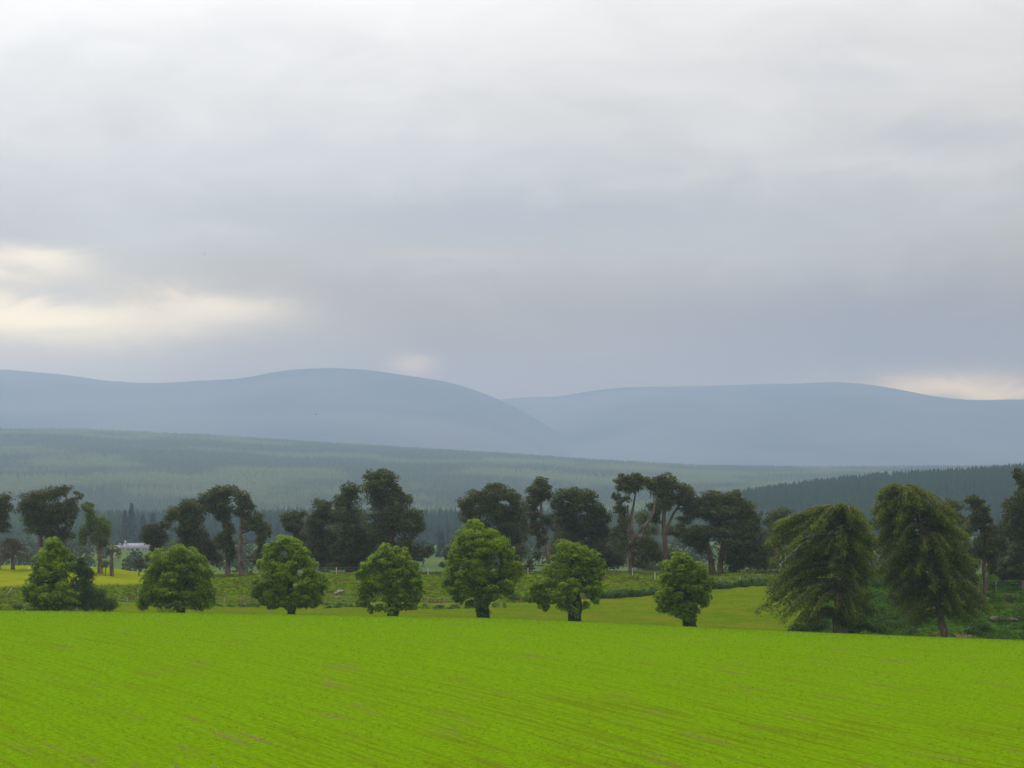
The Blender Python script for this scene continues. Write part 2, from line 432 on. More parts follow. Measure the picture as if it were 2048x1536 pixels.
def zone(px, D):
    px, D = np.asarray(px, float), np.asarray(D, float)
    edge = np.interp(px, [430, 1000, 1200, 1350, 1540], [398, 399, 399, 399, 400])
    lawn = ((D < edge) & (px > 230) & (px < 1620)).astype(float)
    py = np.interp(px, [-2000, 60, 150, 320], [1174, 1174, 1170, 1168])
    z = ground_z((px - CX) / F * D, D); ppy = HY + (CZ - z) / D * F
    meadow = sstep(4, -4, ppy - py) * (px < 400) * (D < 560)
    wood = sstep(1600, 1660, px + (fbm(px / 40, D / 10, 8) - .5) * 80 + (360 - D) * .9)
    return lawn, meadow, wood
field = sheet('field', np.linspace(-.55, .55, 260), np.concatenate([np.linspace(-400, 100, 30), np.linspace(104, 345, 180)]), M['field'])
tag(field, 'bright green field of young crop in the foreground', kind='structure')
past = sheet('pasture', np.linspace(-.5, .5, 420), np.concatenate([np.linspace(345, 500, 150), np.linspace(502, 740, 50)]), M['pasture'])
tag(past, 'rough grass bank and meadow behind the field', kind='structure')
me = past.data
cen = np.empty(len(me.polygons) * 3); me.polygons.foreach_get('center', cen); cen = cen.reshape(-1, 3)
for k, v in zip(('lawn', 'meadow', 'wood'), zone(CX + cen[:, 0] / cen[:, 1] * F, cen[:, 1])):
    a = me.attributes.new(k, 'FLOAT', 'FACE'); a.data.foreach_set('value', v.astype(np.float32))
tag(sheet('valley_ground', np.linspace(-.5, .5, 220), np.concatenate([np.linspace(738, 1400, 60), np.linspace(1420, 2720, 70)]), M['valley']),
    'hazy valley floor beyond the pines', kind='structure')
tag(sheet('forest_hill', np.linspace(-.5, .5, 200), np.linspace(2715, 9000, 150), M['hill']), 'long wooded hill', kind='structure')

def mountain(name, label, pts, Dr, Df, Db, seed):
    xs, ys = zip(*pts)
    def zf(X, D):
        px = CX + X / D * F
        ry = sum(np.interp(px + o, xs, ys) for o in (-24, -12, 0, 12, 24)) / 5.0
        top = CZ + (HY - ry) / F * Dr
        t = np.clip((D - Df) / (Dr - Df), 0, 1); t2 = np.clip((D - Dr) / (Db - Dr), 0, 1)
        z = -20 + (top + 20) * (0.55 * t + 0.45 * t * t * (3 - 2 * t)) * (1 - t2 ** 1.5)
        rid = 1 - np.abs(fbm(X / 1400., D / 3400., seed) * 2 - 1)
        return z + (rid - .7) * 420 * (t * (1 - t)) * 1.6 * (1 - t2)
    return tag(sheet(name, np.linspace(-.5, .5, 360), np.concatenate([np.linspace(Df, Dr, 70), np.linspace(Dr + 150, Db, 12)]), M['heather'], zf), label, kind='structure')
mountain('mountain', 'rounded left-hand moorland mountain in blue haze',
         [(-3000, 800), (-900, 760), (-300, 742), (0, 738), (80, 745), (150, 752), (220, 763), (310, 767), (400, 762), (490, 757), (520, 749), (570, 740),
          (660, 735), (740, 740), (800, 749), (870, 759), (910, 767), (950, 780), (1000, 799), (1060, 830), (1110, 860), (1150, 890), (1220, 930), (1400, 985), (5000, 1000)],
         13500., 8500., 15000., 21)
mountain('mountain', 'long flat-topped right-hand moorland mountain in blue haze',
         [(-3000, 900), (600, 840), (900, 812), (1000, 799), (1030, 796), (1060, 794), (1115, 794), (1170, 783), (1230, 776), (1300, 773), (1400, 772), (1480, 769),
          (1540, 767), (1590, 768), (1640, 764), (1690, 764), (1740, 769), (1790, 777), (1850, 790), (1900, 797), (1960, 801), (2000, 799), (2048, 799), (2500, 790), (5000, 820)],
         16500., 10000., 18000., 37)

# ------------------------------------------------------------------ foliage makers
def leaf_quads(C, Nrm, size, aspect, rng, along=None):
    n = len(C)
    Nrm = Nrm / (np.linalg.norm(Nrm, axis=1, keepdims=True) + 1e-9)
    r = rng.normal(size=(n, 3)) if along is None else along
    U = r - Nrm * np.sum(r * Nrm, 1, keepdims=True); U /= (np.linalg.norm(U, axis=1, keepdims=True) + 1e-9)
    W = np.cross(Nrm, U)
    a = (size * 0.5)[:, None]; b = a * aspect
    V = np.stack([C - U * a, C + W * b + U * a * 0.1, C + U * a, C - W * b + U * a * 0.1], 1).reshape(-1, 3)
    f = np.arange(n * 4).reshape(-1, 4)
    return V, f
def sphere_dirs(n, rng):
    d = rng.normal(size=(n, 3)); return d / np.linalg.norm(d, axis=1, keepdims=True)

def crown_clumps(blobs, D, axis_x, rng, depth=0.85, sub=5, subr=0.52, flat=0.8):
    """turn flat crown lobes seen in the photo into lobes all round the stem; returns ellipsoids (c, r3, weight)"""
    B = []
    for (bx, by, rx, ry) in blobs:
        c = P(bx, by, D); B.append((c[0], c[2], rx / F * D, ry / F * D))
    B = np.array(B); out = []
    for (cx, cz, rx, rz) in B:
        near = np.abs(B[:, 1] - cz) < (B[:, 3] * 0.7 + rz * 0.7)
        W = np.max(np.abs(B[near, 0] - axis_x) + B[near, 2] * 0.6)
        dx = cx - axis_x
        dm = depth * math.sqrt(max(W * W - dx * dx, 0.0))
        offs = [0.0] if dm < rx * 0.6 else ([-.55, .55] if dm < rx * 1.4 else [-.8, 0.0, .8])
        for o in offs:
            oy = o * dm + rng.normal() * 0.12 * rx
            shrink = 1.0 - 0.12 * abs(o)
            for k in range(sub):
                d = sphere_dirs(1, rng)[0] * (rng.random() ** 0.4) * (1 - subr * 0.75)
                rr = subr * rng.uniform(0.75, 1.2)
                out.append((cx + d[0] * rx * shrink, D + oy + d[1] * rx * 0.9, cz + d[2] * rz * shrink, rx * rr, rx * rr, rz * rr / max(flat, .01) * flat, 1.0 / (len(offs) * sub) * rx * rz))
    return np.array(out)
def clump_leaves(E, n_total, rng, jit=0.55, upbias=0.25, shell=0.62):
    w = E[:, 6] / E[:, 6].sum(); k = rng.choice(len(E), size=n_total, p=w)
    d = sphere_dirs(n_total, rng); d[:, 2] += upbias * np.abs(rng.normal(size=n_total)) ; d /= np.linalg.norm(d, axis=1, keepdims=True)
    rad = shell + (1.12 - shell) * rng.random(n_total) ** 0.7
    C = E[k, :3] + d * E[k, 3:6] * rad[:, None]
    Nn = d + rng.normal(size=(n_total, 3)) * jit; Nn[:, 2] += 0.25
    ct = rng.random(len(E)) * 0.6
    tint = np.clip(ct[k] + rng.random(n_total) * 0.5 + .12 * d[:, 2] - .05, 0, 1)
    return C, Nn, tint

def trunk_parts(root, trunks, D, mats, seg=9):
    for ti, (pts, mat) in enumerate(zip(trunks, mats)):
        path = []
        for i, (px, py, w) in enumerate(pts):
            p = P(px, py, D)
            path.append(p)
        rad = np.array([w / 2 / F * D for (_, _, w) in pts])
        g = gz(path[0][0], D); path[0][2] = min(path[0][2], g - 0.15) if path[0][2] < g + 1.5 else path[0][2]
        n = max(8, 4 * len(pts)); sp = smooth_path(path, n); sr = np.interp(np.linspace(0, len(pts) - 1, n), range(len(pts)), rad)
        sr[0] *= 1.35; sr[1] *= 1.1
        rr = np.random.default_rng(int(abs(path[0][0] * 100)) + ti)
        sp[1:-1] += rr.normal(size=(n - 2, 3)) * sr[1:-1, None] * 0.12
        tube_obj('trunk', sp, sr, mat, root, seg)

def make_tree(name, label, cat, group, D, blobs, trunks, leafmat, barkmat, size, dens, seed, aspect=.6, depth=.85, sub=5, subr=.52,
              jit=.55, limbs=6, limbmat=None, limbw=.22, upbias=.25, shell=.62, twigs=0, fill=0):
    rng = np.random.default_rng(seed)
    if fill:                                                        # smaller lobes bridging each lobe and its neighbours
        ext = []
        for i, b in enumerate(blobs):
            near = sorted((math.hypot(b[0] - c[0], 1.3 * (b[1] - c[1])), j) for j, c in enumerate(blobs) if j != i)[:3]
            for dist, j in near:
                if j > i or dist > 62: continue
                c = blobs[j]; ext.append((.5 * (b[0] + c[0]) + rng.normal() * 3, .5 * (b[1] + c[1]) + rng.normal() * 2, fill * .5 * (b[2] + c[2]), fill * .5 * (b[3] + c[3])))
        blobs = list(blobs) + ext
    bx = trunks[0][0][0]; base = G(bx, D)
    root = thing(name, base, label, cat, group)
    ax = base[0] if len(trunks[0]) < 3 else P(trunks[0][-1][0], 0, D)[0]
    ax = 0.5 * (ax + np.average([P(b[0], 0, D)[0] for b in blobs], weights=[b[2] * b[3] for b in blobs]))
    E = crown_clumps(blobs, D, ax, rng, depth, sub, subr)
    area = sum(math.pi * b[2] * b[3] for b in blobs)
    n = int(area * dens)
    C, Nn, t = clump_leaves(E, n, rng, jit, upbias, shell)
    gnd = ground_z(C[:, 0], C[:, 1]); keep = C[:, 2] > gnd + .03; C, Nn, t = C[keep], Nn[keep], t[keep]
    V, f = leaf_quads(C, Nn, size * rng.uniform(.65, 1.3, len(C)), aspect, rng)
    under(mesh_obj('crown', V, f, leafmat, attrs={'tint': t}), root)
    bm = barkmat if isinstance(barkmat, list) else [barkmat] * len(trunks)
    trunk_parts(root, trunks, D, bm)
    # limbs reach from the nearest trunk into the largest lobes
    tp = []
    for pts in trunks:
        q = smooth_path([P(a, b, D) for a, b, _ in pts], 24); tp.append(q)
    tp = np.concatenate(tp)
    order = sorted(range(len(blobs)), key=lambda i: -blobs[i][2] * blobs[i][3])[:limbs]
    for i in order:
        b = blobs[i]; tgt = P(b[0], b[1], D); tgt[1] += rng.normal() * b[2] / F * D * .6; tgt[2] += .2 * b[3] / F * D
        dd = np.linalg.norm(tp - tgt, axis=1) + np.where(tp[:, 2] > tgt[2], 6.0, 0.0) + (tgt[2] - tp[:, 2]).clip(0) * .25
        st = tp[int(np.argmin(dd))]; mid = .5 * (st + tgt) + np.array((0, rng.normal() * .4, rng.uniform(-.3, .5)))
        pth = smooth_path([st, mid, tgt], 7)
        tube_obj('limb', pth, np.linspace(limbw, limbw * .3, 7), limbmat or bm[0], root, 6)
    if twigs:                                                       # bare grey twigs showing inside the crown
        k = rng.choice(len(E), twigs); d = sphere_dirs(twigs, rng); d[:, 1] -= .35; d[:, 2] -= .2
        C = E[k, :3] + d * E[k, 3:6] * .8; A = C - np.array((ax, D, 0)); A[:, 2] = np.abs(rng.normal(size=twigs)) * 1.2 + .3
        A[:, 0] += rng.normal(size=twigs)
        Nn = np.tile((0, -1.0, .3), (twigs, 1)) + rng.normal(size=(twigs, 3)) * .3
        V, f = leaf_quads(C, Nn, rng.uniform(.7, 2.2, twigs), .045, rng, A)
        under(mesh_obj('twigs', V, f, M['dead'], attrs={'tint': rng.random(twigs)}), root)['kind'] = 'stuff'
    return root

# ------------------------------------------------------------------ the row of lime trees
LIME = [
 ('bushy pointed lime tree whose crown touches the ground, at the left end of the row', 333, 1,
  [(108,1090,22,16),(100,1115,32,22),(125,1110,25,20),(85,1145,30,22),(120,1145,40,25),(70,1175,26,20),(110,1185,45,28),(55,1190,15,16),(90,1210,35,14),(140,1205,30,16),(75,1215,25,12)],
  [(112,1235,14),(110,1180,12),(108,1110,6)]),
 ('broad domed lime tree with an even rounded crown and a skirt hanging to the ground', 334, 2,
  [(360,1104,35,19),(325,1120,28,22),(390,1125,25,24),(355,1140,50,28),(305,1155,22,25),(410,1160,22,28),(350,1175,55,28),(295,1190,26,22),(405,1190,30,24),(350,1195,52,16),(285,1208,16,16),(410,1210,20,15),(318,1206,13,11),(362,1214,20,13)],
  [(362,1238,18),(361,1180,14),(360,1115,6)]),
 ('lime tree with a mushroom top and wide lower skirt, before the bare pine trunks', 335, 3,
  [(575,1088,35,17),(545,1100,25,16),(600,1105,22,20),(540,1130,30,20),(580,1125,35,22),(620,1128,17,14),(560,1155,50,18),(520,1170,24,16),(625,1160,32,18),(645,1170,14,16),(515,1190,20,16),(560,1185,40,20),(615,1190,38,20),(540,1208,26,10),(582,1210,20,14),(630,1204,20,11)],
  [(583,1242,18),(582,1190,13),(578,1100,6)]),
 ('low spreading lime tree with a small peaked top, below the tallest dark pine clump', 336, 4,
  [(772,1101,18,15),(795,1112,26,18),(755,1122,26,15),(735,1132,18,13),(785,1135,42,20),(825,1138,16,18),(725,1150,20,14),(770,1160,45,20),(825,1165,26,20),(735,1180,26,18),(785,1185,40,20),(830,1190,20,18),(725,1205,17,11),(742,1218,9,9),(820,1210,18,11),(786,1218,20,13)],
  [(787,1244,26),(786,1200,20),(778,1110,6)]),
 ('tallest lime tree of the row with an egg-shaped crown and thick ivy-clad trunk', 337, 5,
  [(950,1051,22,14),(945,1070,35,20),(985,1075,22,18),(925,1090,26,20),(965,1095,45,22),(1010,1100,25,22),(910,1120,26,20),(960,1125,45,24),(1020,1130,28,22),(900,1150,20,18),(945,1155,45,22),(1010,1155,36,22),(1036,1145,12,16),(893,1170,13,13),(930,1180,35,18),(985,1180,38,18),(1018,1178,16,13),(918,1198,17,12),(962,1202,20,12),(966,1222,17,14)],
  [(966,1252,30),(966,1200,24),(960,1080,7)]),
 ('lime tree with a lopsided crown drooping to one side and a bare-based ivy trunk', 338, 6,
  [(1130,1093,24,14),(1150,1105,30,16),(1180,1115,22,16),(1125,1120,24,20),(1165,1130,35,20),(1200,1135,14,18),(1100,1142,18,14),(1140,1150,40,20),(1190,1155,22,20),(1095,1165,26,16),(1140,1175,40,20),(1185,1180,24,18),(1075,1180,20,15),(1066,1197,11,11),(1100,1195,26,14),(1190,1200,12,12),(1088,1213,13,12),(1135,1200,22,13),(1150,1222,17,18)],
  [(1150,1256,30),(1150,1205,24),(1142,1110,7)]),
 ('smallest lime tree at the end of the row next to the drooping larches', 339, 7,
  [(1360,1116,22,14),(1375,1128,30,16),(1340,1135,26,16),(1400,1145,20,18),(1360,1150,45,18),(1330,1160,18,16),(1415,1165,22,15),(1380,1172,45,18),(1340,1185,30,16),(1400,1190,26,18),(1322,1200,18,13),(1360,1205,38,18),(1405,1206,16,11),(1322,1218,14,11),(1350,1224,24,10),(1378,1234,18,15)],
  [(1377,1268,30),(1376,1210,22),(1365,1130,7)]),
]
for label, D, sd, blobs, tr in LIME:
    make_tree('lime_tree', label, 'tree', 'row of lime trees along the far field edge', D, [(a, b, c * 1.07, d * 1.15) for a, b, c, d in blobs], [tr], M['lime'], M['ivybark'], .25, 1.15, 100 + sd, limbs=5, limbw=.16, sub=11, subr=.30, upbias=.75, shell=.68, fill=.64)
make_tree('birch_tree', 'grey-green birch growing against the leftmost lime tree', 'tree', None, 334, [(166,1126,15,16),(163,1140,20,16),(176,1148,18,18),(165,1165,28,20),(172,1185,30,20),(160,1205,36,18),(185,1205,24,18)],
          [[(172,1236,6),(170,1180,5),(169,1120,2)]], M['birch'], M['bark'], .26, .8, 151, aspect=.45, limbs=3, limbw=.07)
make_tree('willow_shrub', 'low grey-green willow shrub at the foot of the birch', 'shrub', None, 332, [(205,1190,20,16),(225,1206,17,15),(195,1208,28,14),(215,1212,26,12)],
          [[(208,1236,5),(208,1205,3),(207,1190,2)]], M['birch'], M['bark'], .24, .85, 152, aspect=.4, limbs=3, limbw=.05)

# ------------------------------------------------------------------ Scots pines along the bank
PG = 'Scots pines standing on the bank'
PINES = [
 ('pine cut off by the left edge of the picture', 470, 'pine', [(4,998,20,13),(12,1016,16,9),(0,1035,18,12),(8,1058,16,9),(-20,1010,22,16),(-18,1045,20,16)], [[(-4,1140,9),(-4,1060,7),(0,1000,3)]]),
 ('flat-topped pine with a twisted side branch, behind the leftmost lime tree', 462, 'pine',
  [(65,1000,26,14),(95,990,26,13),(118,985,16,10),(133,978,9,6),(50,1015,12,10),(75,1020,35,14),(115,1020,30,15),(140,1005,12,7),(160,993,6,5),(150,1020,10,8),(60,1040,18,11),(95,1045,28,14),(135,1043,16,10),(70,1060,20,9),(100,1068,16,9),(128,1072,22,11)],
  [[(82,1145,10),(81,1060,9),(88,1000,4)], [(134,1085,7),(135,1040,6),(133,990,3)]]),
 ('small bright green pine with a drooping left limb near the farmhouse', 455, 'larch_light',
  [(172,1012,14,9),(183,1034,14,12),(200,1050,18,13),(212,1066,13,15),(165,1078,9,17),(180,1055,15,9),(205,1084,14,10)], [[(201,1142,10),(198,1080,8),(195,1040,3)]]),
 ('dull brown-green pine standing beside the farmhouse', 478, 'pine_brown', [(303,1062,21,12),(290,1078,12,10),(320,1080,17,13),(330,1052,16,9),(312,1098,14,9)], [[(318,1150,7),(312,1090,6),(306,1060,3)]]),
 ('dark broad pine with several limbs left of the two bare trunks', 458, 'pine',
  [(380,1010,20,10),(395,1022,28,13),(365,1030,16,13),(345,1025,14,10),(338,1038,10,8),(365,1055,15,13),(388,1050,25,14),(375,1080,22,13),(400,1075,20,14),(418,1098,22,16),(432,1120,15,13),(400,1110,18,14)],
  [[(412,1150,8),(411,1090,8),(396,1050,6),(385,1015,3)]]),
 ('domed tall pine with straight bare trunk, left one of the pair', 452, 'pine',
  [(440,984,25,11),(415,995,22,13),(464,986,22,11),(440,1012,33,14),(445,1035,18,12),(455,1065,16,14),(440,1085,14,13),(462,1108,12,17)],
  [[(456,1160,12),(455,1100,10),(452,1040,8),(442,995,4)]]),
 ('narrow tall pine with slim bare trunk, right one of the pair', 450, 'pine',
  [(482,1000,20,13),(500,1012,14,11),(482,1025,14,10),(500,1050,18,12),(515,1040,14,13),(525,1060,16,11),(520,1085,10,13),(536,1066,8,8),(512,1120,16,8)],
  [[(482,1158,10),(481,1090,8),(482,1040,6),(488,1005,3)]]),
 ('small round-topped pine at the left end of the tallest clump', 470, 'pine', [(580,1033,22,13),(588,1054,24,11),(575,1050,14,10),(605,1030,10,8),(605,1078,20,15)], [[(592,1150,8),(590,1080,7),(584,1035,3)]]),
 ('middle-height dark pine in the tallest clump', 462, 'pine', [(645,1012,24,13),(650,1038,30,15),(625,1045,16,13),(630,1072,28,17),(660,1080,32,18),(650,1110,30,17),(625,1100,20,16)], [[(642,1150,9),(643,1080,8),(646,1015,3)]]),
 ('pine with a rounded shoulder beside the highest crown', 458, 'pine', [(700,984,24,13),(692,1005,28,14),(690,1030,33,15),(708,1062,36,19),(690,1103,40,17),(700,1128,46,11),(735,1090,34,16)], [[(697,1152,10),(698,1080,9),(699,990,3)]]),
 ('highest pine of all with a huge dark domed crown', 455, 'pine',
  [(765,949,20,9),(745,956,20,11),(780,960,18,10),(760,975,38,13),(795,985,16,11),(770,1000,48,15),(813,1000,14,10),(780,1025,52,17),(830,1035,20,13),(840,1050,13,11),(790,1050,48,15),(820,1066,20,9),(760,1072,28,13),(810,1088,20,13),(843,1106,20,9),(860,1100,11,9),(832,1116,18,7),(785,1110,30,14)],
  [[(786,1154,12),(784,1080,11),(775,1010,8),(765,955,4)]]),
 ('dense dark pine behind the tallest lime tree', 460, 'pine',
  [(945,994,18,11),(930,1010,18,13),(990,978,26,9),(975,995,25,13),(1015,990,20,11),(1032,1005,16,13),(940,1030,26,15),(980,1020,35,17),(1020,1030,28,17),(950,1052,26,13),(1000,1055,40,17),(1030,1076,18,11),(897,1108,13,11),(886,1130,8,5),(960,1085,40,18)],
  [[(1010,1150,10),(1008,1080,9),(1000,1020,6),(990,985,3)], [(950,1150,9),(948,1080,8),(945,1010,3)]]),
 ('slender leaning pine with a bare crooked trunk', 450, 'pine',
  [(1082,967,19,9),(1075,982,24,11),(1070,1000,22,11),(1096,990,13,9),(1065,1030,16,12),(1095,1042,11,12),(1068,1060,14,11),(1084,1082,12,9),(1074,1112,9,7),(1055,1136,13,7)],
  [[(1100,1150,9),(1093,1090,8),(1084,1040,6),(1081,985,3)]]),
 ('wide dark pine between the leaning pine and the red-limbed pine', 456, 'pine',
  [(1150,985,22,8),(1130,990,20,9),(1175,992,20,11),(1120,1010,20,13),(1160,1010,35,15),(1195,1020,20,13),(1210,1036,13,11),(1130,1035,25,15),(1180,1045,35,15),(1150,1065,40,15),(1200,1070,25,17),(1190,1095,30,17),(1215,1112,25,15),(1195,1130,30,11),(1232,1124,20,13)],
  [[(1152,1150,9),(1151,1080,8),(1152,1000,3)], [(1178,1150,9),(1178,1080,8),(1175,1005,3)]]),
 ('open-crowned pine showing twisted reddish limbs and a forked trunk', 448, 'pine',
  [(1245,960,18,9),(1270,955,14,7),(1286,962,13,8),(1233,996,11,8),(1258,975,28,10),(1240,1018,16,8),(1250,1040,14,11),(1240,1065,16,12),(1256,1090,16,10),(1298,1100,26,14),(1295,1085,22,10),(1280,1126,18,8),(1310,1112,20,12)],
  [[(1261,1158,11),(1263,1100,9),(1264,1075,9),(1262,1040,6),(1272,985,3)], [(1264,1078,7),(1285,1055,6),(1305,1030,5),(1312,990,3)], [(1262,1078,5),(1255,1050,4),(1256,1010,3)]]),
 ('pine with a rounded dome crown and dark forking limbs', 452, 'pine',
  [(1330,957,22,8),(1308,970,22,11),(1350,970,22,11),(1375,985,16,11),(1330,990,33,12),(1365,1002,22,12),(1385,1007,12,9),(1318,1014,22,10),(1378,1020,18,8),(1308,1040,16,9)],
  [[(1331,1150,12),(1330,1090,11),(1328,1040,8),(1332,975,3)], [(1334,1060,6),(1345,1030,5),(1365,1005,3)]]),
 ('wide spreading pine on two stout bare trunks', 455, 'pine',
  [(1425,990,20,8),(1455,995,20,9),(1471,989,10,7),(1410,1005,25,11),(1450,1010,40,13),(1490,1015,20,13),(1400,1025,28,12),(1440,1030,40,14),(1490,1035,28,15),(1512,1040,13,13),(1370,1040,18,8),(1372,1068,28,10),(1345,1064,20,8),(1403,1064,33,10),(1440,1060,35,14),(1490,1060,30,17),(1383,1084,22,8),(1402,1100,12,10),(1470,1085,35,15),(1500,1090,25,15),(1465,1110,30,12),(1490,1120,20,11),(1470,1140,16,6)],
  [[(1426,1152,14),(1420,1110,12),(1413,1085,10),(1425,1045,7),(1435,1000,3)], [(1441,1152,13),(1442,1110,11),(1450,1070,8),(1460,1010,4)]]),
 ('pine with an orange trunk half hidden by the drooping larch', 452, 'pine', [(1562,1028,24,9),(1540,1045,12,11),(1548,1072,16,12),(1530,1110,18,12),(1520,1130,16,8),(1545,1130,14,8),(1580,1060,18,14)], [[(1556,1154,9),(1553,1110,8),(1550,1075,7),(1560,1035,3)]]),
 ('dark pine with a bare grey trunk behind the right-hand larch', 405, 'pine',
  [(1950,1005,20,12),(1960,1030,24,17),(1945,1050,18,13),(1985,1060,14,11),(1975,1080,26,13),(1960,1100,28,15),(1990,1108,18,14)], [[(1975,1240,13),(1970,1170,10),(1966,1090,8),(1957,1010,3)]]),
 ('dark pine top showing over the shoulder of the larch', 440, 'pine', [(1905,1013,24,12),(1890,1030,18,12),(1912,1045,26,16),(1905,1075,24,18)], [[(1906,1175,9),(1906,1090,7),(1905,1015,3)]]),
 ('dark pine filling the gap low behind the pine left of the bare trunks', 500, 'pine', [(372,1095,20,16),(395,1125,24,12),(352,1112,16,12),(385,1070,16,14)], [[(380,1156,8),(380,1110,7),(380,1075,3)]]),
 ('dark pine low in the middle of the tallest clump', 498, 'pine', [(665,1070,26,18),(675,1100,32,18),(735,1110,34,16),(720,1040,24,16),(735,1075,26,18),(660,1128,36,10)], [[(705,1156,9),(705,1100,8),(712,1045,3)]]),
 ('dark pine behind the gap between the tallest lime tree and the leaning pine', 498, 'pine', [(1040,1035,20,16),(1045,1062,24,16),(1030,1095,28,16),(1048,1018,12,10),(1020,1120,26,12)], [[(1038,1156,9),(1040,1090,8),(1044,1025,3)]]),
 ('dark low pine between the leaning pine and the wide dark pine', 500, 'pine', [(1112,1050,16,14),(1120,1080,22,16),(1115,1108,20,14),(1150,1100,30,18),(1165,1128,34,10)], [[(1122,1156,9),(1120,1100,8),(1114,1055,3)]]),
 ('dark pine set back between the red-limbed pine and the domed pine', 500, 'pine', [(1285,1040,18,14),(1300,1062,20,12),(1238,1100,18,14),(1290,1135,26,9),(1222,1075,14,12),(1345,1110,16,12)], [[(1290,1156,9),(1289,1100,8),(1287,1045,3)]]),
 ('dark low pine behind the spreading pine on two trunks', 500, 'pine', [(1500,1068,24,16),(1512,1100,22,16),(1480,1125,30,10),(1525,1075,14,14),(1455,1095,18,14)], [[(1502,1156,9),(1503,1110,8),(1502,1072,3)]]),
 ('dark dense pine close behind the right-hand larch', 402, 'pine', [(1925,1070,24,18),(1912,1100,28,18),(1928,1135,30,16),(1890,1120,22,14),(1935,1160,22,10)], [[(1922,1200,11),(1922,1130,9),(1924,1075,3)]]),
 ('dark dense pine left of the one cut off by the right edge', 424, 'pine', [(1998,1080,24,17),(2006,1110,30,19),(1994,1140,28,14),(2012,1055,18,14),(1980,1118,18,14),(2020,1150,24,10)], [[(2003,1186,11),(2003,1120,8),(2004,1065,3)]]),
 ('tall dark pine cut off by the right edge of the picture', 418, 'pine',
  [(2037,953,18,13),(2047,985,20,13),(2025,1010,18,13),(2042,1025,20,15),(2020,1036,13,13),(2030,1065,28,18),(2036,1100,30,20),(2020,1133,28,16),(2042,1150,20,13),(2075,1000,26,20),(2070,1060,30,24)], [[(2046,1185,14),(2046,1100,11),(2044,1020,8),(2042,955,3)]]),
]
for i, (label, D, mat, blobs, trs) in enumerate(PINES):
    barks = [M['pinebark']] * len(trs)
    lm = M['pinebark']
    if 'reddish' in label or 'orange' in label: lm = M['redbark']
    if 'orange' in label: barks = [M['redbark']]
    make_tree('pine_tree', label, 'tree', PG, D, [(a, b, c * 1.28, d * 1.6) for a, b, c, d in blobs], trs, M[mat], barks, .36, .85, 300 + i, aspect=.42, depth=.8, sub=11, subr=.36, jit=.5,
              limbs=min(9, len(blobs)), limbmat=lm, limbw=.17, upbias=.6, shell=.45, twigs=90, fill=.55)

